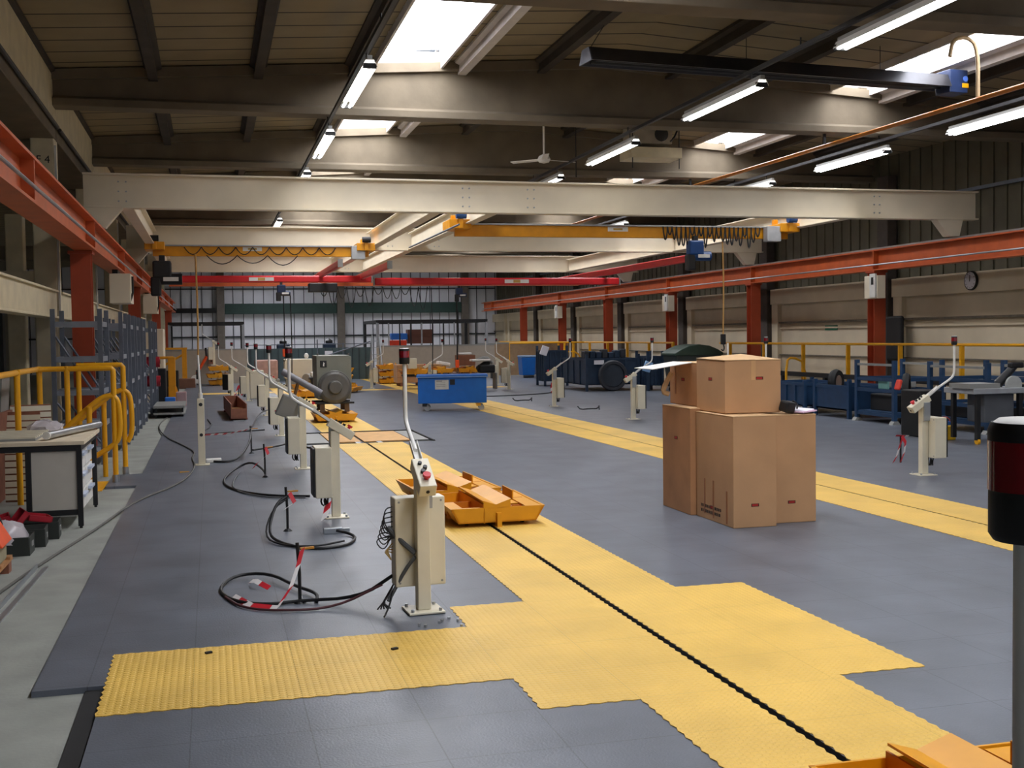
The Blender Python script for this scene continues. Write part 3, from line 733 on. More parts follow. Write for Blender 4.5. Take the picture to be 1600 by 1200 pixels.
pedestal((8.85,34.3,.0), L_-.6, 'far ivory pedestal by the end of the yellow handrail')
pedestal((9.4,38.0,.0), L_, 'farther ivory pedestal by the handrail end, arm to the left')
pedestal((6.2,33.4,.0), Rr, 'far ivory pedestal behind the blue cart, arm to the right')
pedestal((5.0,37.2,.0), Rr, 'far ivory pedestal beside the brown crates, arm to the right')
nearp = pedestal((.652+.4,.808,.0), PI, 'dark red signal lamp on a grey pipe at the right edge, closest of all')
tag(MB().box(7.35,7.37,15.6,15.62,0,1.5).build('thin_pole', white), 'thin white pole beside the hidden pedestal behind the boxes', 'pole')
# plain post
t = thing('plain_post', 'plain ivory post with two dark holes and a thin pipe on top, left row', 'post', (-.15, 15.7, 0))
MB().box(-.1,.1,-.1,.1,0,.012).build('base_plate', ivory, t, bevel=.003)
MB().box(-.045,.045,-.045,.045,.012,.88).build('post', ivory, t, bevel=.005)
MB().cyl((0,0,.88),(0,0,.95),.03).cyl((0,0,.95),(-.02,0,1.45),.016,.014).build('pipe', white, t, smooth=True)
MB().cyl((0,-.046,.8),(0,-.05,.8),.024).cyl((0,-.046,.4),(0,-.05,.4),.022).build('hole', black, t)
# grey tilted screen with tube arm beside third pedestal
t = thing('swivel_lamp', 'tilted grey panel under a long grey tube, left of the alternator', 'lamp', (1.1, 15.4, .8))
mb = MB(); mb.cb((-.12,0,-.05),(.3,.06,.3),(.25,.35,.3)); mb.build('panel', greyp, t, bevel=.02)
mb = MB(); mb.cyl((-.2,.05,.42),(.3,0,.12),.045,.045); mb.build('tube_body', mat('dull grey tube',(120,118,124),.4), t, smooth=True)
mb = MB(); mb.cyl((.0,.02,.26),(-.06,0,.06),.022); mb.build('bracket', mat('brown bracket',(96,66,30),.5), t)
tag(MB().tube([(1.1,15.42,.83),(1.12,15.2,.8),(1.1,14.82,.78)],.02).build('lamp_bracket', black), 'short dark bracket holding the tilted grey panel to the pedestal', 'bracket')

# ================================================================== yellow trolleys (boat shaped)
def trolley(loc, rz_, label, grp='yellow boat shaped trolleys', w_=.84, l_=1.05, simple=False):
    t = thing('tow_trolley', label, 'trolley', loc, rz_, grp)
    a = w_/2; z0, z1 = .035, .165
    hull = [(-a+.07,z0),(a-.08,z0),(a,z1),(a-.02,z1),(a-.09,z0+.012),(-a+.08,z0+.012),(-a+.02,z1),(-a,z1)]
    m = MB(); m.prism(hull, 'y', 0, l_)
    m.build('hull', agvm, t)
    for y in (0, l_-.012):
        MB().prism([(-a+.07,z0),(a-.08,z0),(a,z1),(-a,z1)], 'y', y, y+.012).build('end_plate', agvm, t)
    if not simple:
        m = MB()
        m.box(-.13,-.12,.012,l_-.012,z0+.01,.19); m.box(.12,.13,.012,l_-.012,z0+.01,.17)
        m.box(-a+.03,-.13,l_*.5,l_*.5+.01,z0,.15); m.box(-a+.03,-.13,l_*.28,l_*.28+.01,z0,.12); m.box(.13,a-.05,l_*.55,l_*.55+.01,z0,.16); m.box(.13,.26,l_*.25,l_*.25+.01,z0,.14)
        m.box(-.28,-.27,.1,l_*.5,z0,.12); m.box(.26,.27,l_*.2,l_*.8,z0,.15)
        m.build('inner_wall', agvin, t)
        m = MB(); m.box(a-.16,a-.01,.02,l_-.02,.15,.158); m.box(-a+.01,-a+.12,.02,l_*.45,.15,.158); m.box(.14,.26,l_*.3,l_*.5,.14,.148); m.box(-.3,-.14,.02,.12,.145,.153)
        m.build('deck_plate', agvm, t)
        MB().box(.26,.272,l_*.5,l_*.85,.15,.235).build('fin', agvm, t)
    m = MB(); m.prism([(-.135,.225),(-.13,.225),(-.02,.19),(.115,.235),(.12,.225),(-.02,.178),(-.135,.215)], 'y', -.0, l_*.97); m.build('valley_cover', agvm, t)
    m = MB(); m.prism([(-.13,.03),(-.12,.03),(-.12,.2),(-.13,.22)], 'y', 0.0, .012); m.prism([(-.12,.16),(.11,.16),(.11,.22),(-.02,.18),(-.12,.21)], 'y', 0, .012); m.build('cover_end', agvm, t)
    m = MB()
    for x in (-.25,.25):
        for y in (.15,l_-.15): m.cyl((x-.015,y,.022),(x+.015,y,.022),.022)
    m.build('castor', rubber, t)
    MB().box(-.02,.02,-.05,.04,.0,.12).build('tow_pin', agvm, t)
    return t
tr1 = trolley((2.37,9.62,.004), 0, 'yellow boat shaped trolley on the track, front one of the near pair')
copy_tree(tr1, (2.3,10.85,.004), .05, 'yellow boat shaped trolley on the track, rear one of the near pair')
copy_tree(tr1, (2.33,22.5,.004), 0, 'yellow trolley carrying the grey alternator')
copy_tree(tr1, (2.36,2.45,.004), 0, 'yellow trolley cut by the bottom edge at lower right')
far_tr = [
 ((.3,42.6,.0),0,'lowest yellow trolley of the far left stack'), ((.25,42.5,.25),.05,'middle yellow trolley of the far left stack'), ((.3,42.6,.5),0,'top yellow trolley of the far left stack'),
 ((3.0,36.8,.004),.1,'far yellow trolley with a grey motor, left of the alternator'), ((2.5,32.0,.004),.0,'yellow trolley just behind the alternator on its left'),
 ((4.2,38.0,.0),.2,'lowest yellow trolley of the stack right behind the alternator'), ((4.1,38.0,.245),-.1,'second yellow trolley of the stack right behind the alternator'), ((4.15,38.1,.49),.15,'top yellow trolley of the stack right behind the alternator'),
 ((3.7,34.5,.0),-.4,'yellow trolley with slanted nose right behind the alternator'),
 ((6.1,40.4,.0),0,'lowest trolley of the small stack left of the brown crates'), ((6.1,40.4,.245),.1,'middle trolley of the small stack left of the brown crates'), ((6.1,40.4,.49),-.05,'top trolley of the small stack left of the brown crates'),
 ((8.0,36.2,.0),.1,'lower right yellow trolley behind the blue cart'), ((8.08,36.3,.45),0,'upper right yellow trolley behind the blue cart'), ((7.12,36.2,.45),.04,'upper middle yellow trolley behind the blue cart'),
 ((6.16,35.6,.45),-.05,'upper left yellow trolley behind the blue cart')]
for p, r, l in far_tr: copy_tree(tr1, p, r, l)
for i, (x, y, l) in enumerate(((8.0,36.8,'right'),(7.1,36.7,'middle'),(6.2,36.1,'left'))):
    t = thing('work_stand', 'low grey stand carrying the %s yellow trolley behind the blue cart' % l, 'stand', (x, y, 0), 0, 'stands under far trolleys')
    MB().box(-.35,.35,-.3,.3,.40,.455).build('top', bluedk if i else wood, t); MB().box(-.3,-.26,-.25,.25,(.27 if i == 0 else 0),.4).box(.26,.3,-.25,.25,(.27 if i == 0 else 0),.4).build('leg', black, t)
tag(MB().cyl((2.9,37.1,.385),(3.2,37.6,.385),.14).build('motor', greyp, bevel=.01), 'grey motor lying on the far yellow trolley', 'motor')

# alternator
t = thing('alternator', 'grey green alternator with a big round flange standing on a yellow trolley', 'generator', (2.32, 22.75, .2))
MB().prism([(-.34,.42),(-.31,.25),(.31,.25),(.34,.42),(.34,1.08),(.28,1.11),(-.34,1.11)], 'y', -.05, .8).build('casing', genm, t, bevel=.01)
MB().cyl((0,-.08,.49),(0,.85,.49),.335,n=40).build('drum', genm, t, smooth=True)
fl = MB().cyl((0,-.14,.49),(0,-.08,.49),.325,n=48).build('flange', genm2, t, smooth=True, bevel=.01)
MB().lathe([(.26,0),(.3,.02),(.26,.04)]).build('rim', genm2, fl).matrix_local = Matrix.Translation((0,-.14,.49)) @ Matrix.Rotation(PI/2,4,'X')
hb = MB().cyl((0,-.28,.49),(0,-.14,.49),.12,.15,n=32).build('hub', genm2, t, smooth=True, bevel=.01)
mb = MB()
for k in range(6):
    a = PI/6+k*PI/3; mb.cyl((.235*math.cos(a),-.16,.49+.235*math.sin(a)),(.235*math.cos(a),-.14,.49+.235*math.sin(a)),.014,n=8)
mb.build('bolt', galv, fl)
for s in (-1, 1):
    MB().box(s*.24-.045,s*.24+.045,-.08,.0,.0,.2).build('leg', mat('brown bracket',(96,66,30)), t); MB().box(s*.24-.045,s*.24+.045,.65,.73,.0,.2).build('leg', MATS['brown bracket'], t)
MB().box(-.38,.38,-.1,.05,.16,.2).box(-.38,.38,.62,.75,.16,.2).build('foot_rail', black, t, bevel=.008)
sg = MB().box(-.27,-.14,-.054,-.05,.88,1.01).build('warning_sign', blackpl, t); MB().prism([(-.215,.90),(-.185,.90),(-.19,.94),(-.175,.945),(-.2,.985),(-.21,.94)], 'y', -.058, -.054).build('flame_mark', white, sg)
mb = MB()
for x in (-.3,.3): mb.cyl((x,.1,1.11),(x,.1,1.15),.02)
mb.build('lifting_eye', genm2, t)

# ================================================================== cardboard boxes
def tall_box(x0, x1, y0, y1, z0, z1, label, m=card, holes=(), print_=None, stripes=None, tape=False, open_=None, ang=0, grp=None, skew=None):
    t = thing('cardboard_box', label, 'box', ((x0+x1)/2, (y0+y1)/2, z0), ang, grp)
    a, b, h = (x1-x0)/2, (y1-y0)/2, z1-z0
    mb = MB()
    mb.box(-a, a, -b, b, 0, h)
    body = mb.build('carton', m, t, bevel=.006)
    for v in body.data.vertices:   # slightly bowed walls
        pass
    mb = MB(); mb.box(-a-.001, a+.001, -b-.001, -.002, h, h+.006); mb.box(-a-.001, a+.001, .002, b+.001, h, h+.006); mb.build('top_flap', cardi, t)
    for f, u, z in holes:
        hb_ = MB()
        if f == 'f': hb_.box(u-.028,u+.028,-b-.0015,-b+.004,z-.009,z+.009)
        else: hb_.box(-a-.0015,-a+.004,u-.03,u+.03,z-.01,z+.01)
        hd = hb_.build('hand_hole', mat('hole dark red',(160,30,24),.7), t, bevel=0)
        q = MB()
        if f == 'f': q.box(u-.036,u+.036,-b-.001,-b+.002,z-.013,z+.013)
        else: q.box(-a-.001,-a+.002,u-.038,u+.038,z-.014,z+.014)
        q.build('hole_edge', mat('hole rim',(60,30,20),.8), t)
    if stripes:
        mb = MB()
        for (u, za, zb) in stripes: mb.box(-a-.002,-a+.002,u-.012,u+.012,za,zb)
        mb.build('tape_strip', tapem, t)
    if print_:
        u, z, s = print_
        mb = MB()
        random.seed(3)
        for r_ in range(2):
            x = u
            while x < u+.4:
                w2 = random.uniform(.012,.03); mb.box(-a-.0012,-a+.002,-x-w2,-x,z-.045*r_-.026,z-.045*r_); x += w2+.01
        mb.build('printing', mat('printed ink',(50,38,34),.8), t)
    if tape: 
        MB().box(-.02,.025,-b-.002,-b+.002,h-.17,h+.004).box(-.02,.025,-b,b,h+.006,h+.008).build('tape', mat('pale tape',(206,160,110),.4), t)
    return t
BG = 'cardboard boxes stacked in the middle of the floor'
tall_box(4.22,4.62,8.86,9.62,0,.94,'tall cardboard box at the near corner, with printing and three brown tape strips', holes=[('f',.0,.19),('s',.05,.12)], print_=(-.28,.13,0), stripes=[(.2,.05,.36),(.02,.03,.36),(-.25,.02,.3)], grp=BG, m=card)
tall_box(4.62+.01,5.06,8.98,9.66,0,.93,'tall cardboard box on the lower right with a red hand hole', holes=[('f',-.02,.18)], grp=BG, m=card)
tall_box(4.17,4.61,9.64,10.3,0,.965,'tall worn cardboard box on the lower left of the pile', m=cardl, holes=[('s',.0,.68)], grp=BG)
tall_box(4.27,4.80,9.12,9.72,.952,1.405,'upper cardboard box with a strip of tape over its front edge', holes=[('f',-.02+.08,.3),('s',.0,.29)], tape=True, grp=BG, m=card)
t = tall_box(4.3,4.75,9.78,10.42,.975,1.37,'upper cardboard box behind, open with a white flap', m=cardl, holes=[('s',.0,.24)], stripes=[(.18,.1,.36)], grp=BG)
mb = MB(); mb.M = Matrix.Translation((-.22,.05,.4)) @ Matrix.Rotation(math.radians(-8),4,'Y'); mb.box(-.4,0,-.26,.2,-.0,.006); mb.build('white_flap', white, t, label='white inner face of the open flap')
mb = MB(); mb.M = Matrix.Translation((-.22,.3,.36)) @ Matrix.Rotation(math.radians(50),4,'Y'); mb.box(-.02,.0,-.05,.05,-.0,.0); 
MB().tube([(-.3,.1,.3),(-.36,.1,.2),(-.39,.1,.12),(-.33,.1,.1)],.025,smooth=1).build('torn_flap', cardi, t)
# sagging lid on the top box
mb = MB(); mb.M = Matrix.Translation((4.535,9.42,1.41)); mb._add([(-.27,-.31,.003),(.27,-.3,.003),(.27,.3,.0),(-.27,.3,.012),(.02,-.02,.05)], [(0,1,4),(1,2,4),(2,3,4),(3,0,4)])
tag(mb.build('box_lid', cardi), 'bulging loose cardboard lid on the upper box', 'lid')
# bag and papers
t = thing('tool_bag', 'small black bag lying on the lower right cardboard box', 'bag', (4.83, 9.06, .95))
mb = MB(); mb.cb((0,0,.05),(.12,.1,.1),(.2,.15,.4)); mb.build('body', blackpl, t, bevel=.02); MB().tube([(.05,0,.1),(.1,0,.07),(.12,.05,.03)],.008,smooth=1).build('handle', blackpl, t)
t = thing('papers', 'pink and white papers beside the black bag', 'papers', (4.98, 9.1, .945))
mb = MB(); mb.cb((0,0,.012),(.17,.22,.01),(0,-.06,.3)); mb.build('pink_sheet', pink, t); mb = MB(); mb.cb((.0,.02,.024),(.15,.2,.008),(0.05,-.08,.6)); mb.build('white_sheet', paper, t)

# ================================================================== blue cart
t = thing('tool_cart', 'blue steel cart on four castors with a white label', 'cart', (5.22, 25.35, 0), -.2)
MB().box(-.76,.76,-.35,.35,.17,.74).build('body', bluecart, t, bevel=.012)
MB().box(-.79,.79,-.38,.38,.735,.8).build('lid', bluecart, t, bevel=.012)
MB().box(-.79,.79,-.384,-.38,.745,.762).build('lid_edge', mat('worn lid edge',(120,150,190),.5), t)
lb = MB().box(-.38,-.08,-.354,-.35,.48,.69).build('label_plate', mat('label plate',(190,186,176),.6), t)
mb = MB()
for k in range(4): mb.box(-.35+.0,-.35+(.13 if k == 0 else .2),-.356,-.354,.655-.035*k,.667-.035*k+(.008 if k == 0 else -.004))
mb.build('lettering', mat('dim ink',(110,110,110),.7), lb)
MB().box(-.05,.06,-.358,-.35,.58,.7).build('latch', blackpl, t, bevel=.003); MB().box(.1,.25,-.352,-.35,.46,.47).build('scratch', mat('scratch',(60,90,150),.7), t)
for x in (-.62,.58):
    for y in (-.27,.27):
        c = MB().box(x-.05,x+.05,y-.03,y+.03,.1,.17).build('castor', black if x < 0 else handy, t)
        MB().cyl((x+.06,y-.02,.065),(x+.06,y+.02,.065),.065,n=20).build('wheel', mat('grey wheel',(150,150,150),.5), c, smooth=True)
# wooden trough
t = thing('wooden_trough', 'long reddish wooden trough lying on the tiles left of the pedestals', 'trough', (.52, 24.0, 0), .03)
MB().box(-.14,.14,0,3.6,.06,.08).build('bottom', woodred, t); MB().box(-.16,-.14,0,3.6,.04,.34).build('side', woodred, t, bevel=.003); MB().box(.14,.16,0,3.6,.04,.34).build('side', woodred, t, bevel=.003)
MB().box(-.14,.14,0,.02,.04,.24).build('end', woodred, t); MB().box(-.14,.14,3.58,3.6,.04,.34).build('end', woodred, t)
MB().box(-.14,.14,1.2,1.22,.08,.2).build('divider', wood, t); MB().box(-.18,.18,.2,.3,0,.04).box(-.18,.18,3,3.1,0,.04).build('bearer', woodred, t)
tag(MB().box(.4,.62,23.8,24.04,0,.0+.012).build('foot_plate', galv), 'metal plate on the floor at the near end of the trough', 'plate')

# ================================================================== cable risers and floor cables
def riser(x, y, h, label, flag=None):
    t = thing('cable_riser', label, 'riser', (x, y, 0), 0, 'cable risers on the left floor')
    MB().tube([(0,0,0),(.0,0,h*.5),(-.01,0,h)],.011,n=8).build('stem', black, t)
    MB().cyl((0,0,0),(0,0,.02),.04,.02).build('foot', black, t)
    MB().cb((.05,0,h*.9),(.09,.02,.012),(0,0,.3)).build('cable_tag', mat('amber tag',(190,130,40),.5), t)
    return t
def ribbon(pts, wd, name, label, parent=None):
    """barrier tape with red and white bands, each band its own piece of the ribbon"""
    t = thing(name, label, 'tape', pts[0]) if parent is None else parent
    p0 = Vector(pts[0]) if parent is None else Vector((0,0,0))
    P = [Vector(p)-p0 for p in pts]; Q = []
    for a, b in zip(P[:-1], P[1:]):
        n = max(1, round((b-a).length/.05)); Q += [a+(b-a)*k/n for k in range(n)]
    Q.append(P[-1])
    mb = MB(); cols = []
    for i in range(len(Q)-1):
        a, b = Q[i], Q[i+1]; d = (b-a); sd = Vector((d.y, -d.x, 0)); sd = (Vector((.95,.3,0)) if abs(d.z) > .5*d.length else sd).normalized()*wd*.5
        u = Vector((0,0,wd*.35)); e = Vector((0,0,.0015))
        mb._add([a-sd-u, a+sd+u, b+sd+u, b-sd-u, a-sd-u+e, a+sd+u+e, b+sd+u+e, b-sd-u+e], [(0,1,2,3),(7,6,5,4),(0,4,5,1),(1,5,6,2),(2,6,7,3),(3,7,4,0)]); cols += [(i//2) % 2]*6
    o = mb.build('ribbon' if parent is None else 'tape_wrap', tapered, t); o.data.materials.append(tapew)
    for p in o.data.polygons:
        if p.index < len(cols): p.material_index = cols[p.index]
    return t
riser(.5, 7.24, .38, 'black cable riser nearest the camera, wrapped in red and white tape')
riser(.6, 10.0, .38, 'black cable riser left of the second pedestal')
riser(.59, 14.0, .4, 'black cable riser tied with tape, third from the camera')
riser(.53, 17.0, .4, 'black cable riser at the far end of the barrier tape')
ribbon([(.52,7.22,.34),(.49,7.2,.24),(.44,7.15,.12),(.35,7.05,.02),(.2,7.2,.012),(.1,7.5,.012)], .035, 'barrier_tape', 'red and white tape trailing from the nearest cable riser to the floor')
ribbon([(.33,7.6,.03),(.25,7.75,.05),(.22,7.85,.03)], .03, 'barrier_tape', 'short piece of red and white tape on the near cable loop')
ribbon([(.62,9.97,.33),(.66,9.95,.25),(.58,9.95,.2)], .03, 'barrier_tape', 'scrap of tape tied to the second cable riser')
ribbon([(.6,13.97,.36),(.63,13.95,.28),(.5,13.95,.18),(.45,13.95,.12)], .03, 'barrier_tape', 'scrap of tape tied to the third cable riser')
ribbon([(-.1,15.64,.4),(.2,16.2,.36),(.51,16.9,.36)], .03, 'barrier_tape', 'red and white tape stretched from the plain post to a riser')
ribbon([(1.0,10.55,.14),(.98,10.5,.08),(.95,10.45,.015)], .07, 'barrier_tape', 'red flag of tape at the foot of the second pedestal')
ribbon([(1.0,19.5,.45),(1.15,19.5,.5),(1.25,19.5,.53)], .03, 'barrier_tape', 'small red tape on the fourth pedestal')
t = thing('taped_riser', 'short riser wrapped in red and white tape on the right floor', 'riser', (8.3, 12.65, 0))
MB().cyl((0,0,0),(0,0,.34),.012).build('stem', black, t)
ribbon([(.02,-.02,.32),(-.02,-.02,.22),(-.07,-.02,.08),(-.12,-.03,.01)], .05, 'x', '', t); ribbon([(.0,-.03,.33),(.05,-.03,.25),(.03,-.03,.12),(-.02,-.03,.01)], .04, 'x', '', t); ribbon([(-.08,-.02,.34),(.1,-.02,.33)], .03, 'x', '', t)
t = thing('taped_riser', 'tiny taped risers before the far left yellow stack', 'riser', (-.2+.95, 34.6, 0)); MB().cyl((0,0,0),(0,0,.3),.015).build('stem', black, t)
ribbon([(0,-.03,.3),(-.05,-.03,.15),(-.1,-.03,.02)], .06, 'x', '', t); ribbon([(.02,-.03,.3),(.08,-.03,.15),(.1,-.03,.02)], .06, 'x', '', t)
t = thing('taped_riser', 'tiny taped riser by the far right pedestal', 'riser', (9.35, 31.4, 0)); MB().cyl((0,0,0),(0,0,.3),.015).build('stem', black, t)
ribbon([(0,-.03,.3),(-.02,-.03,.15),(-.0,-.03,.02)], .07, 'x', '', t)
def cable(pts, r, name, label, m=black, smooth=2, par=None):
    o = MB().tube(pts, r, n=8, smooth=smooth).build(name, m, smooth=True)
    return tag(o, label, 'cable')
cable([(1.04,6.93,.2),(.85,7.05,.05),(.5,7.25,.012),(.3,7.2,.012),(.1,7.35,.012),(.0,7.75,.012),(.12,8.1,.03),(.35,8.0,.05),(.5,7.6,.03),(.62,7.35,.03),(.6,7.2,.01)], .011, 'floor_cable', 'thick black cable looping from the nearest pedestal to its riser')
cable([(.98,6.97,.14),(.7,7.0,.012),(.4,7.0,.012),(.15,7.15,.012),(.05,7.5,.012)], .008, 'floor_cable', 'thinner dark cable beside the nearest thick loop', mat('reddish cable',(80,40,44),.6))
cable([(.6,10.0,.3),(.5,9.95,.25),(.42,9.7,.05),(.48,9.4,.013),(.7,9.0,.013),(1.0,9.05,.013),(1.12,9.4,.013),(1.08,9.6,.02),(.98,9.65,.04)], .012, 'floor_cable', 'black cable arcing over the tiles to the small grey plug')
cable([(.6,10.0,.28),(.47,9.95,.2),(.38,9.6,.03),(.5,9.25,.013),(.75,9.1,.013),(1.0,9.25,.02)], .008, 'floor_cable', 'second thinner black arc beside the grey plug cable')
t = thing('cable_plug', 'small grey metal plug block at the end of the black arc', 'plug', (.98, 9.75, .0)); MB().box(-.1,.06,-.03,.03,.0,.05).build('block', galv, t, bevel=.005); MB().box(.06,.12,-.02,.02,.01,.04).build('tip', galv, t)
cable([(.95,12.0,.02),(.6,12.2,.013),(.3,12.6,.013),(.12,13.2,.013),(.1,13.9,.013),(.25,14.6,.05),(.45,14.6,.14),(.58,14.1,.08),(.6,13.95,.01)], .013, 'floor_cable', 'black cable loop between the third riser and the second pedestal')
cable([(.9,11.9,.02),(.5,12.1,.013),(.2,12.8,.013),(.2,13.6,.013),(.3,14.3,.04)], .009, 'floor_cable', 'thin grey cable beside the loop of the third riser', MATS['grey sleeve'])
cable([(0.0,15.9,.02),(.2,15.8,.013),(.35,16.0,.05),(.5,16.6,.2),(.53,17.0,.33)], .014, 'floor_cable', 'thick black cable rising to the fourth riser from a white plug')
cable([(.55,17.0,.05),(.9,17.6,.03),(1.2,18.0,.06),(1.3,17.6,.02),(1.4,17.4,.013)], .014, 'floor_cable', 'black cable and tripod foot lying before the pit cover')
tag(MB().box(-.1,.1,15.9,16.05,.0,.05).build('cable_plug', white, bevel=.01), 'white plug lying on the tiles near the plain post', 'plug')
cable([(-.1,24.5,.013),(.0,22.5,.013),(-.3,20.5,.013),(.3,20.9,.013),(.9,21.2,.013)], .012, 'floor_cable', 'thin black cable lying near the trough', smooth=1)
cable([(.7,22.0,.01),(.9,23.2,.2),(1.1,24.0,.2)], .012, 'floor_cable', 'thin black cable running up to the fifth pedestal')
cable([(-1.55,6.6,FB+.012),(-1.42,8.2,FB+.012),(-1.22,9.6,FB+.012),(-1.02,10.8,FB+.012),(-.8,12.3,.012),(-.35,13.7,.012),(-.22,15.4,.012),(-.3,16.6,.012),(-.25,17.4,.012),(-.45,18.6,.012),(-.8,20.4,.012),(-1.05,23.5,FB+.012),(-.95,26,FB+.012)], .011, 'floor_cable', 'long grey cable winding along the concrete edge on the left', mat('dusty grey cable',(92,90,84),.7))
tag(MB().cb((-.36,14.9,.006),(.12,.03,.006),(0,0,.3)).build('yellow_clip', handy), 'tiny yellow strip lying on the grey tiles', 'strip')
for (x, y, l) in ((7.55,27.9,'black cable stub on the tiles right of the blue cart'), (8.0,24.0,'black cable stub with two raised ends left of the right middle pedestal')):
    cable([(x-.25,y+.05,.08),(x-.2,y,.012),(x,y-.05,.03),(x+.2,y,.02),(x+.25,y+.05,.1),(x+.2,y-.1,.012)], .014, 'cable_stub', l, smooth=1)
cable([(6.75,14.6,.2),(6.95,14.5,.16),(7.1,14.0,.02)], .011, 'floor_cable', 'thin black cable arc right of the cardboard boxes')
cable([(5.9,30.5,.013),(7.5,30.3,.013),(8.9,30.9,.013),(9.3,31.3,.02)], .014, 'floor_cable', 'dark cable on the floor between blue cart and far pedestal')
random.seed(5)
nut0 = None
for k in range(7):
    x, y = 1.22+random.uniform(-.14,.14), 6.42+random.uniform(-.08,.12)
    if nut0 is None:
        nut0 = MB().cyl((0,0,0),(0,0,.014),.009,n=6).build('loose_nut', galv); tag(nut0, 'small metal nut or washer lying before the nearest pedestal', 'nut', 'loose nuts before the nearest pedestal'); nut0.location = (x,y,.004)
    else: c = copy_tree(nut0, (x, y, .004), random.random()*3)
for (x, y, l) in ((-.05,6.2,'dark chip on the yellow cross strip near its left end'), (.9,5.98,'small dark crumb on the yellow strip below the pedestal')):
    tag(MB().cb((x,y,.009),(.035,.02,.01),(0,0,.4)).build('debris', black), l, 'debris')

# ================================================================== left side: handrails
def rails(name, label, tubes, r=.031, feet=(), grp=None):
    t = thing(name, label, 'handrail', (-1.5, 14, 0), 0, grp)
    for nm_, pts, sm in tubes:
        MB().tube([Vector(p)-Vector((-1.5,14,0)) for p in pts], r, n=12, smooth=sm).build(nm_, handy, t, smooth=True)
    mb = MB()
    for p in feet: mb.cyl((p[0]+1.5,p[1]-14,p[2]),(p[0]+1.5,p[1]-14,p[2]+.12),r*1.25,n=12); mb.cyl((p[0]+1.5,p[1]-14,p[2]),(p[0]+1.5,p[1]-14,p[2]+.015),.05,n=12)
    if feet: mb.build('foot', galv, t, smooth=True)
    mb = MB()
    for nm_, pts, sm in tubes:
        if nm_ == 'post': p = pts[-1]; mb.lathe([(.0,-.05),(.033,-.05),(.033,.03),(0,.035)], (p[0]+1.5,p[1]-14,p[2]), 12)
    if len(mb.bm.verts): mb.build('clamp', handy, t, smooth=True)
    return t
zt = 1.335
rails('handrail', 'yellow tubular handrail beside the workbench, front one', [
  ('top_rail', [(-1.93,9.5,zt),(-1.95,13.9,zt),(-1.93,14.2,zt),(-1.2,14.15,zt),(-1.11,14.15,zt),(-1.11,14.15,zt-.1),(-1.11,14.15,FB)], 1),
  ('post', [(-1.94,12.75,FB),(-1.94,12.75,zt)], 0), ('post', [(-1.92,14.2,FB),(-1.92,14.2,zt)], 0), ('post', [(-1.62,14.18,FB),(-1.62,14.18,zt)], 0),
  ('stair_rail', [(-1.75,14.15,.55),(-1.35,14.15,.92),(-1.2,14.15,1.02),(-1.08,14.15,1.0),(-1.05,14.15,.85),(-1.05,14.15,.55),(-1.1,14.15,.45),(-1.35,14.15,.3)], 2),
  ('post', [(-1.38,14.1,FB),(-1.38,14.1,.86)], 0)], feet=[(-1.11,14.15,FB)], grp='yellow handrails by the workbench')
rails('handrail', 'yellow tubular handrail behind the front one by the racks', [
  ('top_rail', [(-1.6,15.0,zt+.02),(-1.4,15.0,zt+.02),(-1.15,15.0,zt+.02),(-1.06,15.0,zt+.02),(-1.06,15.0,zt-.1),(-1.06,15.0,FB)], 1),
  ('post', [(-1.58,15.0,FB),(-1.58,15.0,zt)], 0), ('post', [(-1.3,15.05,FB),(-1.3,15.05,.9)], 0),
  ('stair_rail', [(-1.8,15.0,.5),(-1.3,15.0,.92),(-1.12,15.0,1.05),(-1.0,15.0,1.02),(-.97,15.0,.85),(-.97,15.0,.5),(-1.03,15.0,.4)], 2)], feet=[(-1.06,15.0,FB)], grp='yellow handrails by the workbench')
tag(MB().box(-1.7,-1.22,13.6,14.5,FB,FB+.006).build('hazard_patch', handy), 'yellow painted patch on the concrete at the handrail foot', 'floor marking')
# workbench
t = thing('workbench', 'workbench with black steel frame, plywood top and drawers', 'workbench', (-1.18, 11.0, FB))
MB().box(-1.2,.06,-.06,1.4,.755,.79).build('top', ply, t, bevel=.003)
mb = MB(); mb.box(-1.2,.03,-.04,0,.7,.755); mb.box(-.01,.03,0,1.35,.7,.755); mb.box(-1.2,.03,1.31,1.35,.7,.755); mb.box(-.4,-.01,-.03,0,.12,.17); mb.build('frame', black, t, bevel=.003)
for x, y in ((.01,-.02),(-.42,-.02),(.01,1.33),(-1.15,-.02),(-1.15,1.33)): MB().box(x-.022,x+.022,y-.022,y+.022,.02,.72).cyl((x,y,0),(x,y,.03),.014).build('leg', black, t)
MB().box(-.395,-.015,-.02,-.005,.17,.7).build('end_panel', mat('bench panel',(196,190,178),.6,var=.04), t)
MB().box(-.38,-.03,.02,1.3,.1,.7).build('drawer_carcass', white, t)
for k in range(2):
    for j in range(3):
        dd = MB().box(-.03,-.008,+.05+.62*k,.64+.62*k,.12+.19*j,.29+.19*j).build('drawer', white, t, bevel=.004); MB().box(-.008,.03,.2+.62*k,.5+.62*k,.25+.19*j,.275+.19*j).build('handle', mat('pale blue plastic',(190,200,220),.4), dd)
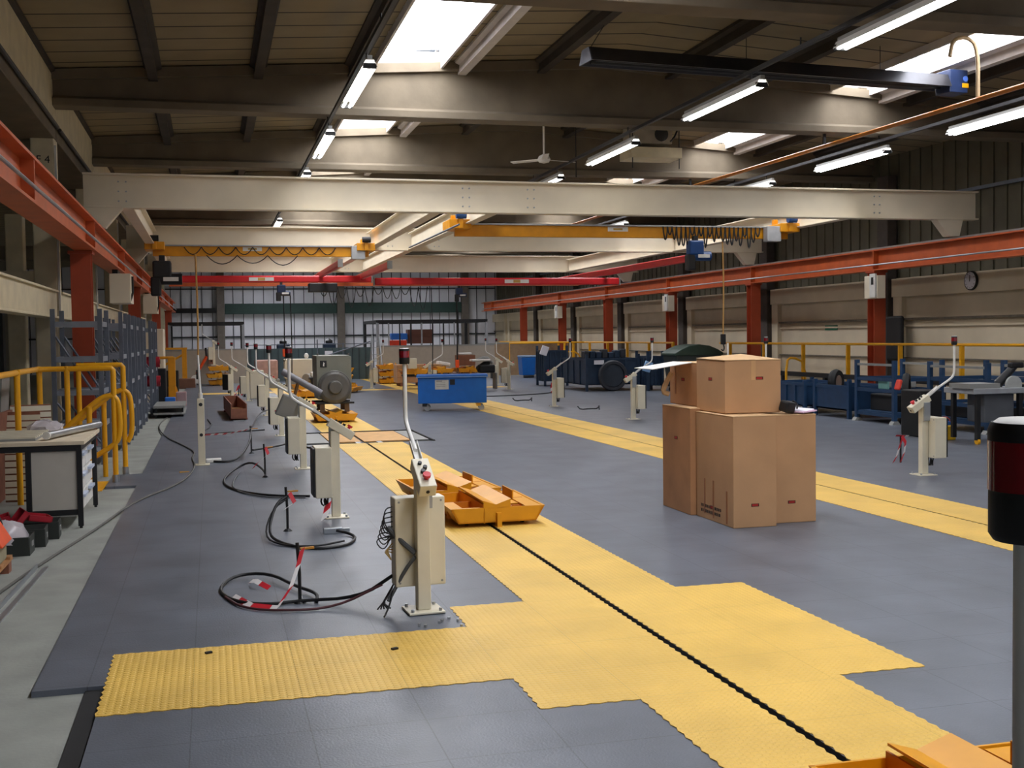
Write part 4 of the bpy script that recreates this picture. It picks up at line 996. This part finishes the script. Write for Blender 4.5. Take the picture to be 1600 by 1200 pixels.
# things on the bench
t = thing('slat_panel', 'cream slatted panel lying on the left of the workbench', 'panel', (-1.75, 11.5, .762))
MB().box(-.4,.2,-.4,.5,.0,.02).build('backing', greyp, t)
mb = MB()
for k in range(9): mb.box(-.4,.2,-.38+.1*k,-.33+.1*k,.02,.035)
mb.build('slat', ivory, t)
t = thing('metal_tube', 'long shiny steel tube lying diagonally across the workbench', 'tube', (-1.45, 11.1, .775)); MB().cyl((-.0,0,.03),(.33,1.3,.03),.032).build('tube', galv, t, smooth=True); MB().cyl((-.005,-.02,.03),(0,0,.03),.036).build('end_ring', white, t)
t = thing('plastic_wrap', 'crumpled clear plastic on the workbench', 'plastic', (-1.6, 12.15, .762))
random.seed(2); mb = MB(); mb.lathe([(.16,0),(.15,.05),(.1,.09),(.0,.1)], n=14)
for v in mb.bm.verts: v.co += Vector((random.uniform(-.03,.03), random.uniform(-.03,.03), random.uniform(0,.03)))
mb.build('film', plastic, t)
# leaning slatted panels behind the bench
def lean(x, y, wd, h, label, tilt=.12, rz_=0, m=ivory):
    t = thing('slatted_board', label, 'board', (x, y, FB), rz_, 'slatted boards leaning behind the workbench')
    mb = MB(); mb.M = Matrix.Rotation(tilt,4,'X'); mb.box(-wd/2,wd/2,0,.02,0,h); b_ = mb.build('backing', MATS['wood_dark'] if 'wood_dark' in MATS else woodred, t)
    mb = MB(); mb.M = Matrix.Rotation(tilt,4,'X')
    for k in range(int(h/.07)): mb.box(-wd/2,wd/2,-.012,0,.02+.07*k,.075+.07*k)
    mb.build('slat', m, t)
lean(-1.95, 13.0, .35, .95, 'cream slatted board standing under the left half of the bench', -.1)
lean(-1.9, 13.45, .42, 1.0, 'cream slatted board rising above the bench top', -.12, .3)
for k, (x, l, m_) in enumerate(((-2.35,'green edged sheet leaning at the far left edge', glassg),(-2.25,'pale grey narrow sheet leaning at the far left', greyp),(-2.45,'white narrow sheet leaning at the far left',white))):
    tag(MB().cb((x,13.5+.2*k,.62),(.03,.5,1.3),(0,.06,0)).build('leaning_sheet', m_), l, 'sheet')
tag(MB().cb((-2.15,13.0,.45),(.04,.8,.95),(0,.08,0)).build('leaning_board', woodred), 'brown board standing behind the bench legs at left', 'board')
# dark bins with red trays
def bin_(loc, label, rz_=0):
    t = thing('storage_bin', label, 'bin', loc, rz_, 'dark plastic bins on the concrete')
    MB().prism([(-.13,0),(.13,0),(.15,.15),(.138,.15),(.122,.012),(-.122,.012),(-.138,.15),(-.15,.15)], 'x', -.24, .24).build('body', mat('bin dark green',(48,52,48),.6), t)
    mb = MB(); mb.box(.232,.244,-.13,.13,0,.145); mb.box(-.244,-.232,-.13,.13,0,.145); e = mb.build('end_wall', MATS['bin dark green'], t)
    mb = MB(); mb.box(.244,.25,-.04,.04,.06,.1); mb.build('label_slot', greyp, e)
    return t
bin_((-1.66,9.8,FB), 'dark plastic bin, front one of three, holding a clear bag')
bin_((-1.6,10.17,FB), 'dark plastic bin, middle one, under a red tray', .05)
bin_((-1.54,10.54,FB), 'dark plastic bin, rear one nearest the bench leg', .05)
def tray(loc, rot, label):
    t = thing('red_tray', label, 'tray', loc, 0, 'red plastic trays'); t.rotation_euler = rot
    mb = MB(); mb.box(-.1,.1,-.07,.07,0,.008); mb.build('base', redpl, t); mb = MB(); mb.box(-.1,-.092,-.07,.07,0,.05).box(.092,.1,-.07,.07,0,.05).box(-.1,.1,-.07,-.062,0,.05).box(-.1,.1,.062,.07,0,.05); mb.build('rim', redpl, t)
tray((-1.56,10.17,.17), (.2,-.9,.3), 'red tray standing tilted on the middle bin')
tray((-1.75,10.35,.14), (.1,-.3,.2), 'red tray lying on the bins at the left')
tray((-1.46,10.42,.14), (.1,.2,.5), 'red tray peeping out at the right of the bins')
t = thing('plastic_bag', 'clear plastic bag bulging out of the front bin', 'bag', (-1.62,9.8,.06)); random.seed(4); mb = MB(); mb.lathe([(.17,0),(.18,.05),(.13,.13),(.05,.17),(0,.17)], n=16)
for v in mb.bm.verts: v.co += Vector((random.uniform(-.015,.015), random.uniform(-.015,.015), random.uniform(-.01,.02)))
mb.build('film', plastic, t, smooth=True)
# pallet, orange thing, tyre
t = thing('pallet', 'wooden pallet corner at the left edge', 'pallet', (-1.85,8.25,FB))
for k in range(4): MB().box(-.45,.4,-.35+.36*k,-.25+.36*k,.1,.12).build('deck_board', wood, t)
MB().box(.32,.4,-.4,.85,.085,.1).build('edge_board', wood, t)
for k in range(3): MB().box(.3,.39,-.38+.55*k,-.26+.55*k,0,.085).build('block', woodred, t)
t = thing('orange_case', 'orange topped case standing on the pallet', 'case', (-1.6,8.72,.09)); MB().box(-.2,.14,-.2,.2,0,.13).build('body', mat('khaki',(150,140,110),.7), t, bevel=.02); MB().prism([(-.15,.14),(.18,.14),(.1,.28),(-.15,.28)],'y',-.2,.2).build('lid', orange, t, bevel=.01)
t = thing('tyre', 'black tyre leaning behind the orange case', 'tyre', (-1.78,9.3,.215)); 
o = MB().lathe([(.14,-.07),(.23,-.06),(.25,0),(.23,.06),(.14,.07),(.14,-.07)], n=28).build('tread', rubber, t, smooth=True); o.rotation_euler = (PI/2+.15,0,.5)

# ================================================================== grey racks
def rack(loc, label, dx=.6, dy=1.0, h=2.12, shelves=(.1,.5,.95,1.4,1.88), n=2):
    t = thing('steel_rack', label, 'rack', loc, 0, 'grey steel racks along the left side')
    for y in (0, dy):
        for x in (0, dx): MB().box(x-.03,x+.03,y-.025,y+.025,0,h).build('upright', steelg, t)
        mb = MB(); mb.cyl((.03,y,1.75),(dx-.05,y,.9),.018,n=6).cyl((.03,y,.85),(dx-.05,y,.12),.018,n=6)
        mb.build('brace', steelg, t)
    for z in shelves:
        mb = MB(); mb.box(0,dx,-.02,.02,z,z+.07).box(0,dx,dy-.02,dy+.02,z,z+.07).box(-.01,.02,0,dy,z,z+.07).box(dx-.02,dx+.01,0,dy,z,z+.07)
        if z < 1.6: mb.box(.03,dx-.03,.02,dy-.02,z+.04,z+.055)
        mb.build('shelf', mat('shelf grey',(130,136,146),.5), t)
    return t
rk = rack((-2.05,16.55,FB), 'dark grey steel rack nearest the handrail, with a diagonal brace')
for y, dyl, l in ((18.6,'second','grey rack just behind the red column'),(20.4,'third','grey rack, third from the handrail'),(22.0,'fourth','grey rack in the middle of the row'),(24.0,'fifth','grey rack with the gap before it'),(26.6,'sixth','grey rack beside red cylinders'),(28.5,'seventh','farthest grey rack before the jib')):
    copy_tree(rk, (-1.93 if y < 26 else -1.9, y, FB), 0, l)
for (y, z, l) in ((29.0,1.0,'upper red drum sticking out of the far rack'),(29.0,.54,'lower red drum sticking out of the far rack')):
    t = thing('red_drum', l, 'drum', (-1.3,y,z), 0, 'red drums in the rack'); MB().cyl((-.4,0,.132),(.1,0,.132),.13,n=20).build('body', redpl, t, smooth=True); MB().cyl((.1,0,.14),(.11,0,.14),.05).build('cap', black, t)
# tan boxes / cabinets past the racks
tag(MB().box(-1.7,-1.2,31.5,32.6,FB,1.95).build('cream_cabinet', cream, bevel=.02), 'tall cream cabinet beyond the racks', 'cabinet')
for (x,y,sx,sy,h,m_,l) in ((-1.25,30.0,.3,.5,.95,blackpl,'black machine past the racks'),(-.75,30.15,.25,.25,.35,mat('dusty pink',(170,140,140),.6),'dusty pink crate at the jib foot'),(-1.1,33.8,.4,.5,.8,blackpl,'black cabinet behind the yellow jib'),(-1.0,29.5,.25,.25,.25,blueb,'small blue container by the racks')):
    tag(MB().box(x-sx/2,x+sx/2,y-sy/2,y+sy/2,FB,h).build('machine_box' if m_ is not blueb else 'blue_container', m_, bevel=.02), l, 'box')
t = thing('low_trolley', 'low grey platform trolley at the end of the racks', 'trolley', (-.93,26.6,FB)); MB().box(-.3,.35,-.8,1.1,.22,.27).build('deck', greyp, t); MB().box(-.3,.35,-.8,1.1,.08,.12).build('lower_deck', greyp, t)
mb = MB()
for x in (-.25,.3):
    for y in (-.7,1.0): mb.cyl((x-.02,y,.05),(x+.02,y,.05),.05)
mb.box(-.27,-.23,-.7,-.66,.1,.24).box(.28,.32,-.7,-.66,.1,.24); mb.build('wheel', black, t)
t = thing('yellow_jib', 'yellow upright lifting frame with a tapered foot, left side', 'lifter', (-.98,30.6,FB))
MB().box(-.09,.09,-.09,.09,.0,1.25).build('mast', yel, t, bevel=.01); MB().prism([(-.1,0),(.25,0),(.1,.5),(-.1,.5)],'y',-.05,.05).build('foot_gusset', yel, t)
MB().box(-.45,.05,-.04,.04,1.2,1.27).build('top_arm', yel, t, bevel=.02); MB().tube([(-.42,0,1.2),(-.42,0,1.0),(-.3,0,.85),(-.35,0,.7)],.02,smooth=1).build('hook', black, t)
t = thing('yellow_jib', 'second yellow lifting frame farther back with a slanting black strut', 'lifter', (-.9,41.5,FB))
MB().box(-.08,.08,-.08,.08,0,1.4).build('mast', yel, t); MB().box(-1.0,.1,-.06,.06,1.35,1.42).build('top_arm', yel, t); MB().cyl((.4,0,.5),(.75,0,1.1),.05).build('strut', orange, t); MB().cyl((.75,0,1.05),(.72,0,1.4),.04).build('strut', black, t); MB().cyl((-.7,0,.8),(0,0,1.2),.04).build('strut', yel, t)
MB().box(-.2,.35,-.25,.25,0,.35).build('base', mat('brown base',(120,80,60),.6), t, bevel=.03)
MB().cyl((.35,-.1,.3),(.35,.1,.3),.16).build('wheel', white, t)

# ================================================================== far area
def partition(x0, x1, y, h, label, m=beige):
    t = thing('partition', label, 'partition', ((x0+x1)/2, y, 0)); a = (x1-x0)/2
    MB().box(-a,a,-.03,.03,FB,h).build('board', m, t)
    MB().box(-a,a,-.04,.04,h,h+.05).build('top_cap', greyp, t)
    return t
partition(-1.7,1.3,44.5,1.25,'beige partition boards at the far left')
partition(6.2,10.9,44.5,1.28,'beige partition boards at the far right of centre')
partition(10.9,15.3,47.5,1.3,'brownish boards behind the end of the handrail', mat('tan boards',(156,128,98),.7))
t = thing('fence', 'dark green sheet fence across the far floor', 'fence', (3.7, 45.5, 0))
MB().box(-2.5,2.45,-.03,.03,.02,1.27).build('sheet', fencem, t)
mb = MB(); x = -2.5
while x < 2.4: mb.box(x,x+.03,-.06,-.03,.02,1.25); x += .26
mb.build('rib', mat('fence rib',(50,60,64),.6), t)
MB().box(-2.5,2.45,-.05,.05,1.4,1.43).build('rail', steelg, t)
mb = MB()
for x in (-2.5,-.9,.3,1.3,2.4): mb.box(x,x+.04,-.05,.05,FB,1.45 if x != .3 else 1.6)
mb.build('post', steelg, t)
def frame(x0,x1,y0,y1,z,label, mid=0):
    t = thing('open_enclosure', label, 'enclosure', (x0,y0,0)); a=x1-x0; b=y1-y0
    mb = MB(); mb.box(0,a,-.05,.05,z-.12,z).box(0,a,b-.05,b+.05,z-.12,z).box(-.05,.05,0,b,z-.12,z).box(a-.05,a+.05,0,b,z-.12,z); mb.build('top_beam', black, t)
    for x in (0,a):
        for y in (0,b): MB().box(x-.05,x+.05,y-.05,y+.05,FB,z-.1).build('post', (black if y else mat('frame pale post',(150,152,156),.5)), t)
    for k in range(mid):
        MB().box(a*(k+1)/(mid+1)-.025,a*(k+1)/(mid+1)+.025,-.025,.025,1.2,z-.1).build('bar', black if k % 3 else MATS['frame pale post'], t)
frame(-1.5,1.2,45.2,47.5,2.32,'open black steel frame above the left partition')
frame(6.35,10.75,45.2,49,2.33,'open black steel frame above the right partition', 9)
tag(MB().box(7.7,8.7,46,46.6,1.38,1.95).build('board', brownp), 'brown square board on top behind the right partition', 'board')
MB_b = tag(MB().box(7.0,7.65,45.9,46.3,1.55,1.8).build('crate', blueb, bevel=.02), 'blue crate above the right partition', 'crate')
tag(MB().box(6.9,7.6,45.8,46.2,1.3,1.52).build('crate', mat('orange red crate',(214,62,30),.5), bevel=.02), 'orange red crate under the blue one', 'crate')
tag(MB().box(6.8,8.8,45.7,46.7,1.24,1.3).build('shelf_board', greyp), 'grey shelf under the crates above the right partition', 'shelf')
for x in (6.85,8.7): tag(MB().box(x,x+.06,46,46.06,FB,1.24).build('shelf_post', greyp), 'grey post holding the shelf of crates, %s end' % ('left' if x < 7 else 'right'), 'post')
# brown crate in front of right partition
t = thing('wood_crate', 'long brown wooden crate behind the blue cart', 'crate', (6.75,38.6,0)); MB().box(-.75,.75,-.4,.4,.12,.72).build('body', mat('brown crate',(176,132,92),.75,var=.15), t, bevel=.01)
mb = MB()
for x in (-.65,0,.6): mb.box(x,x+.08,-.4,.4,0,.12)
mb.build('skid', woodred, t)
mb = MB()
for z in (.3,.5): mb.box(-.75,.75,-.405,-.4,z,z+.01)
mb.build('joint', woodred, t)
t = thing('card_carton', 'brown carton with white crumpled film on the yellow trolleys', 'carton', (8.0,36.7,.7)); MB().box(-.3,.3,-.2,.2,0,.34).build('body', mat('brown carton',(128,82,58),.7), t, bevel=.01); MB().box(-.26,.2,-.15,.15,.34,.42).build('film', white, t, bevel=.03)
tag(MB().cb((7.25,36.6,.77),(.4,.3,.12),(0,.2,.2)).build('film_roll', white, bevel=.03), 'white crumpled film on the middle yellow trolley', 'film')
tag(MB().box(5.95,6.2,35.5,35.8,.66,.98).build('ivory_box', ivory, bevel=.01), 'small ivory box on the left end trolley behind the cart', 'box')
# motors and machines near x 760-800
t = thing('engine', 'dark engine block on grey frame beside the far pedestal', 'engine', (8.3,35.0,0)); MB().box(-.25,.25,-.2,.2,.5,.76).cyl((-.3,0,.6),(.1,0,.85),.1).build('block', blackpl, t, bevel=.05); MB().box(-.5,.1,-.2,.2,.86,.93).build('cover', white, t, bevel=.03); MB().box(-.3,-.25,-.2,.2,0,.5).box(.25,.3,-.2,.2,0,.5).build('leg', greyp, t)
MB().tube([(-.3,0,.9),(0,0,1.0),(.2,0,.8)],.05,smooth=1).build('hose', greyp, t)
# mid far clutter behind left pedestals
t = thing('test_cabinet', 'pale grey cabinet with two round white lamps behind the left pedestals', 'cabinet', (2.75,38.4,0)); MB().box(-.45,.45,-.25,.25,.35,.98).build('body', ivory, t, bevel=.02)
for x in (-.28,.28): MB().lathe([(0,0),(.06,.03),(.08,.1),(.05,.17),(0,.19)], (x,0,.98)).build('lamp', white, t, smooth=True)
MB().box(-.4,.4,-.2,.2,FB+.03,.35).build('plinth', greyp, t)
t = thing('packed_load', 'pinkish wrapped load behind the left pedestals', 'load', (1.75,39.5,0)); MB().box(-.35,.4,-.3,.3,.3,.95).build('load', mat('salmon wrap',(190,150,136),.6,var=.2), t, bevel=.05); MB().box(-.4,.45,-.35,.35,0,.3).build('pallet', greyp, t)
t = thing('white_load', 'white wrapped parts on a small stand left of the alternator', 'load', (3.2,35.9,0)); MB().box(-.25,.25,-.2,.2,.45,.62).box(-.15,.1,-.1,.1,.62,.75).build('film', white, t, bevel=.04); MB().box(-.3,.3,-.25,.25,.38,.45).build('top', black, t); MB().box(-.25,-.2,-.2,.2,0,.38).box(.2,.25,-.2,.2,0,.38).build('leg', black, t)
tag(MB().box(1.02,1.4,32.6,33.0,0,.78).build('ivory_cabinet', ivory, bevel=.015), 'ivory floor cabinet beside the sixth pedestal', 'cabinet')
tag(MB().box(-.1,.1,44.2,44.3,.75,1.25).build('plank', woodred), 'reddish plank leaning on the left partition', 'plank')
for (x, l) in ((4.55,'dark rounded machine top above the fence with a white sign'),(2.75,'small dark box on the fence left of it')):
    t = thing('machine', l, 'machine', (x,46.2,0)); MB().box(-.25,.25,-.2,.2,0,1.45).build('body', bluedk, t, bevel=.05); MB().lathe([(.14,0),(.14,.1),(0,.2)],(0,0,1.45)).build('dome', black, t, smooth=True)
tag(MB().box(4.3,4.6,45.4,45.44,.98,1.15).build('white_sign', paper), 'small white sign on the green fence', 'sign')
# ladder
t = thing('step_ladder', 'aluminium step ladder standing before the far fence', 'ladder', (6.05,43.2,0))
for s in (-.22,.22):
    MB().cyl((s,0,0),(s*.6,.45,1.75),.025).build('rail', galv, t); MB().cyl((s,.9,0),(s*.6,.45,1.75),.02).build('rear_leg', galv, t)
mb = MB()
for k in range(6): q = (k+1)/7; mb.box(-.22+.09*q-.0,.22-.09*q,.45*q-.03,.45*q+.03,1.75*q,1.75*q+.02)
mb.build('step', galv, t)
tag(MB().cyl((3.6,40.5,.95),(5.7,42.6,1.5),.025).build('pole', steelg), 'long grey pole leaning from the trolley stack up to the ladder', 'pole')

# ================================================================== right side
# long yellow handrail
t = thing('handrail', 'long yellow handrail in front of the right wall', 'handrail', (14.0, 10, 0), 0)
HZ = 1.355; GAP0, GAP1 = 30.2, 33.6
MB().cyl((0,-4,HZ),(0,GAP0-10,HZ),.03,n=12).build('top_rail', handy, t, smooth=True)
MB().cyl((0,GAP1-10,HZ),(0,46,HZ),.03,n=12).build('top_rail', handy, t, smooth=True)
for k in range(22):
    y = -3+2.05*k
    if GAP0 < y+10 < GAP1: continue
    MB().box(-.04,.04,y-.03,y+.03,FB,HZ-.02).build('post', handy, t)
mb = MB(); mb.cyl((0,-4,.72),(0,46,.72),.02)
t2 = thing('handrail_return', 'yellow handrail end loop with curved stair rail, far right', 'handrail', (11.0, 42.5, 0))
MB().tube([(0,0,FB),(0,0,1.355),(3.0,0,1.355)],.03,smooth=0).build('rail', handy, t2); MB().cyl((2.2,0,FB),(2.2,0,1.34),.05).build('post', handy, t2); MB().tube([(2.2,0,1.0),(2.7,0,1.0),(2.9,0,.6)],.03,smooth=1).build('stair_rail', handy, t2)
for (x,y,l) in ((13.0,27.5,'yellow stair rail arc behind the bins'),(13.3,25.0,'yellow stair rail arc left of the green bin')):
    o = MB().tube([(x,y,FB),(x,y,.95),(x+.15,y,1.05),(x+.5,y,.9),(x+.5,y,FB)],.03,smooth=1).build('stair_rail', handy); tag(o, l, 'rail')
# dark blue big stillage with round coil
def still(loc, sx, sy, z0, z1, label, m=bluedk, open_=True, posts=.12, ribs=True, rz_=0):
    t = thing('stillage', label, 'stillage', loc, rz_, 'blue steel stillages along the right')
    a, b = sx/2, sy/2
    mb = MB(); mb.box(-a,a,-b,b,z0,z0+.03); mb.build('floor_plate', m, t)
    for nm_, bx in (('front_panel',(-a,-a+.02,-b,b)),('rear_panel',(a-.02,a,-b,b)),('side_panel',(-a,a,-b,-b+.02)),('side_panel',(-a,a,b-.02,b))):
        mb = MB(); mb.box(*bx, z0, z1)
        x0_,x1_,y0_,y1_ = bx
        mb.box(x0_-.02,x1_+.02,y0_-.02,y1_+.02,z1-.06,z1)
        mb.build(nm_, m, t)
        if ribs:
            mb = MB(); horiz = (y1_-y0_) > (x1_-x0_); n_ = 4
            for k in range(1, n_):
                if horiz: yy = y0_+(y1_-y0_)*k/n_; mb.box(x0_-.03,x0_,yy-.03,yy+.03,z0,z1-.06)
                else: xx = x0_+(x1_-x0_)*k/n_; mb.box(xx-.03,xx+.03,y0_-.03,y0_,z0,z1-.06)
            mb.build('rib', m, t)
    for x in (-a,a):
        for y in (-b,b): MB().box(x-.035,x+.035,y-.035,y+.035,FB+.03,z1+posts).build('corner_post', m, t)
    return t
s_ = still((11.3,32.9,0), 1.6, 2.4, .18, .95, 'large dark blue steel stillage with a round coil in front')
t = thing('hose_coil', 'dark round coil standing against the big stillage', 'coil', (11.25,31.55,.45))
o = MB().lathe([(.34,-.06),(.42,-.06),(.45,0),(.42,.06),(.34,.06),(.34,-.06)], n=36).build('outer_ring', mat('dark coil',(44,46,52),.6), t, smooth=True); o.rotation_euler = (PI/2,0,0)
o = MB().lathe([(0,0),(.3,0),(.32,.03),(0,.03)], n=36).build('disc', mat('dark disc',(36,44,54),.6), t, smooth=True); o.rotation_euler = (PI/2,0,0)
still((10.8,36.2,0), .75, .9, .15, 1.15, 'tall narrow dark blue stillage left of the big one', posts=.15)
still((12.4,31.6,0), .45, .9, .15, 1.0, 'narrow dark blue stillage at the right of the big one', posts=.15)
tag(MB().box(10.7,11.0,31.6,31.62,.78,.9).build('paper_sheet', paper), 'white paper sheet on the big dark stillage', 'paper')
for (x,y,z,l) in ((10.4,35.7,1.15,'white rag and papers heaped on the narrow stillage'),(12.15,31.1,.7,'pale blue label on the right dark stillage')):
    tag(MB().cb((x,y,z),(.25,.05,.3),(.2,.3,.2)).build('rag' if z > 1 else 'label_sheet', paper if z > 1 else mat('pale blue',(150,190,230),.5), bevel=.01), l, 'rag' if z > 1 else 'label')
random.seed(9)
for k in range(7):
    x = 10.6+.19*k; tag(MB().box(x,x+.16,32.2,32.5,.95,1.12+.1*random.random()).build('casting', bluedk if k % 3 else MATS['dark coil'], bevel=.02), 'dark casting standing in the big stillage, %s from its left end' % ['first','second','third','fourth','fifth','sixth','seventh'][k], 'casting', 'castings in the big stillage')
for (x,l) in ((11.95,'left blue waste bin by the handrail end'),(12.6,'right blue waste bin by the handrail end')):
    t = thing('waste_bin', l, 'bin', (x,43.5,0), 0, 'blue waste bins'); MB().prism([(-.24,.1),(.24,.1),(.29,.8),(-.29,.8)],'y',-.3,.3).build('body', bluecart, t, bevel=.02); MB().box(-.3,.3,-.32,.32,.8,.86).build('lid', mat('pale bin lid',(120,150,180),.5), t, bevel=.02); MB().cyl((-.2,-.25,.05),(.2,-.25,.05),.07).build('wheel', black, t)
# green wheelie bin
t = thing('wheelie_bin', 'large dark green wheeled bin with a rounded lid behind the boxes', 'bin', (13.05,30.0,0), .0)
MB().prism([(-.55,.15),(.55,.15),(.68,1.05),(-.68,1.05)],'y',-.5,.5).build('body', mat('bin dark body',(40,46,44),.6), t, bevel=.03)
MB().prism([(-.72,1.03),(.72,1.03),(.72,1.1),(.55,1.2),(.3,1.3),(0,1.34),(-.3,1.3),(-.55,1.2),(-.72,1.1)],'y',-.52,.52).build('lid', greenbin, t, bevel=.02, smooth=False)
mb = MB()
for x in (-.45,.45):
    for y in (-.4,.4): mb.cyl((x,y-.03,.08),(x,y+.03,.08),.08)
mb.build('wheel', black, t)
# blue bins w/ tyre
still((12.0,21.6,0), 1.0, 1.5, .15, .62, 'blue steel bin at the right of the boxes, farther one', m=bluebin, posts=.05)
still((12.0,19.85,0), .95, 1.25, .15, .62, 'blue steel bin with a tyre in it', m=bluebin, posts=.1, ribs=False)
t = thing('tyre', 'wheel with tyre lying in the blue steel bin', 'wheel', (11.85,20.25,.66)); o = MB().lathe([(.13,-.06),(.22,-.07),(.25,0),(.22,.07),(.13,.06),(.13,-.06)], n=28).build('tread', rubber, t, smooth=True); o.rotation_euler = (PI/2,0,.6)
o = MB().lathe([(0,-.05),(.14,-.06),(.14,.06),(0,.05)], n=20).build('hub', mat('dusty hub',(140,118,104),.6), t, smooth=True); o.rotation_euler = (PI/2,0,.6)
# long low barrier behind bins (dark wooden rail)
t = thing('low_barrier', 'low dark rail on short legs in front of the cream wall', 'rail', (13.65,18,0)); MB().box(-.05,.05,-1,8,.58,.68).build('rail', blackpl, t)
mb = MB()
for y in (-.8,1.4,3.6,5.8,7.8): mb.box(-.04,.04,y-.05,y+.05,FB+.03,.58)
mb.build('leg', blackpl, t)
# open blue stacking rack frame
def open_rack(loc, sx, sy, hs, h, label, m=bluebin):
    t = thing('open_rack', label, 'rack', loc, 0, 'open blue racks on the right')
    a, b = sx/2, sy/2
    for x in (-a,a):
        for y in (-b,b):
            p = MB().box(x-.035,x+.035,y-.035,y+.035,.0,h).build('post', m, t); MB().prism([(x-.08,0),(x+.08,0),(x+.04,.06),(x-.04,.06)],'y',y-.06,y+.06).build('foot', greyp, p)
    for z in hs:
        MB().box(-a,a,-b-.02,-b+.02,z,z+.06).box(-a,a,b-.02,b+.02,z,z+.06).box(-a-.02,-a+.02,-b,b,z,z+.06).box(a-.02,a+.02,-b,b,z,z+.06).build('beam', m, t)
    MB().box(-a-.02,-a+.02,-b,b,h-.1,h-.06).build('top_bar', greyp, t); MB().box(a-.02,a+.02,-b,b,h-.1,h-.06).build('top_bar', greyp, t)
    MB().box(-a,a,-b,b,.18,.2).build('base_plate', m, t)
    return t
open_rack((12.0,18.35,0), .95, 1.2, (.12,.55,.75), 1.12, 'open blue rack with grey top bars, left of the near right pedestal')
open_rack((12.3,16.3,0), 1.1, 1.5, (.12,.4,.8), 1.12, 'open blue rack behind the near right pedestal')
open_rack((12.0,14.1,0), 1.0, 1.5, (.12,.5,.95), 1.18, 'open blue rack at the right edge above the signal lamp')
for (x,y,z,sx,sy,sz,m_,l) in ((12.0,18.4,.2,.6,.8,.3,blackpl,'dark parts piled in the left open rack'),(11.6,18.2,.6,.05,.3,.2,mat('pale green label',(120,170,160),.5),'pale green card on the left open rack'),(12.1,18.5,.61,.4,.5,.12,greyp,'grey casting on the shelf of the left open rack'),
    (12.3,16.3,.2,.8,1.1,.2,blackpl,'dark drums inside the rack behind the pedestal'),(12.0,14.1,.2,.8,1.2,.28,blackpl,'dark parts inside the rack at the right edge')):
    tag(MB().box(x-sx/2,x+sx/2,y-sy/2,y+sy/2,z,z+sz).build('parts_pile' if m_ is blackpl else 'card' if sx < .1 else 'casting', m_, bevel=.02), l, 'parts')
t = thing('bandsaw', 'grey machine with a raised dark arm right of the near pedestal', 'machine', (11.0,14.5,0))
MB().box(-.5,.4,-.3,.4,.72,.8).build('table', mat('machine pale grey',(150,152,154),.5), t, bevel=.01)
MB().box(-.25,.25,-.2,.2,.3,.72).build('cabinet', mat('machine mid grey',(84,86,90),.6), t, bevel=.02)
for x in (-.4,.3):
    for y in (-.25,.3): MB().box(x-.03,x+.03,y-.03,y+.03,.06,.72).build('leg', black, t)
mb = MB(); mb.cyl((.05,-.1,.85),(.3,-.15,1.12),.07,.05); mb.build('arm', black, t, smooth=True); MB().box(.2,.42,-.2,-.1,1.08,1.16).build('arm_head', black, t, bevel=.02)
MB().lathe([(0,0),(.13,0),(.13,.04),(0,.04)],n=24).build('blade_guard', mat('guard pale',(170,172,168),.4), t).matrix_local = Matrix.Translation((.22,-.2,.84)) @ Matrix.Rotation(PI/2,4,'X')
mb = MB()
for x in (-.4,.3): mb.cyl((x-.02,-.25,.04),(x+.02,-.25,.04),.045)
mb.build('castor', handy, t)
MB().box(-.55,-.05,-.28,.2,.8,.87).build('vice', greyp, t)
t = thing('yellow_bucket', 'yellow bucket with blue rags right of the near right pedestal', 'bucket', (10.62,15.05,0)); MB().box(-.14,.12,-.12,.12,0,.22).build('body', mat('bucket yellow',(222,176,30),.5), t, bevel=.02); MB().cb((0,0,.25),(.16,.14,.08),(.1,.2,.3)).build('rag', blueb, t, bevel=.02); MB().tube([(-.12,0,.2),(-.1,0,.34),(.08,0,.34),(.11,0,.2)],.006,smooth=1).build('handle', orange, t)
t = thing('spare_wheel', 'dark spoked wheel behind the head of the near right pedestal', 'wheel', (11.2,16.9,.62)); o = MB().lathe([(.22,-.05),(.3,-.05),(.32,0),(.3,.05),(.22,.05),(.22,-.05)], n=28).build('rim', rubber, t, smooth=True); o.rotation_euler = (PI/2,0,.9)
tag(MB().cb((10.0,15.3,.83),(.05,.12,.16),(0,.3,0)).build('red_guard', mat('red orange part',(220,60,40),.5), bevel=.02), 'small orange red part seen just above the near right console', 'part')
tag(MB().box(10.5,10.9,15.5,16.0,FB+.03,.72).build('dark_cabinet', blackpl, bevel=.02), 'black cabinet behind the near right pedestal', 'cabinet')
bpy.context.view_layer.update()
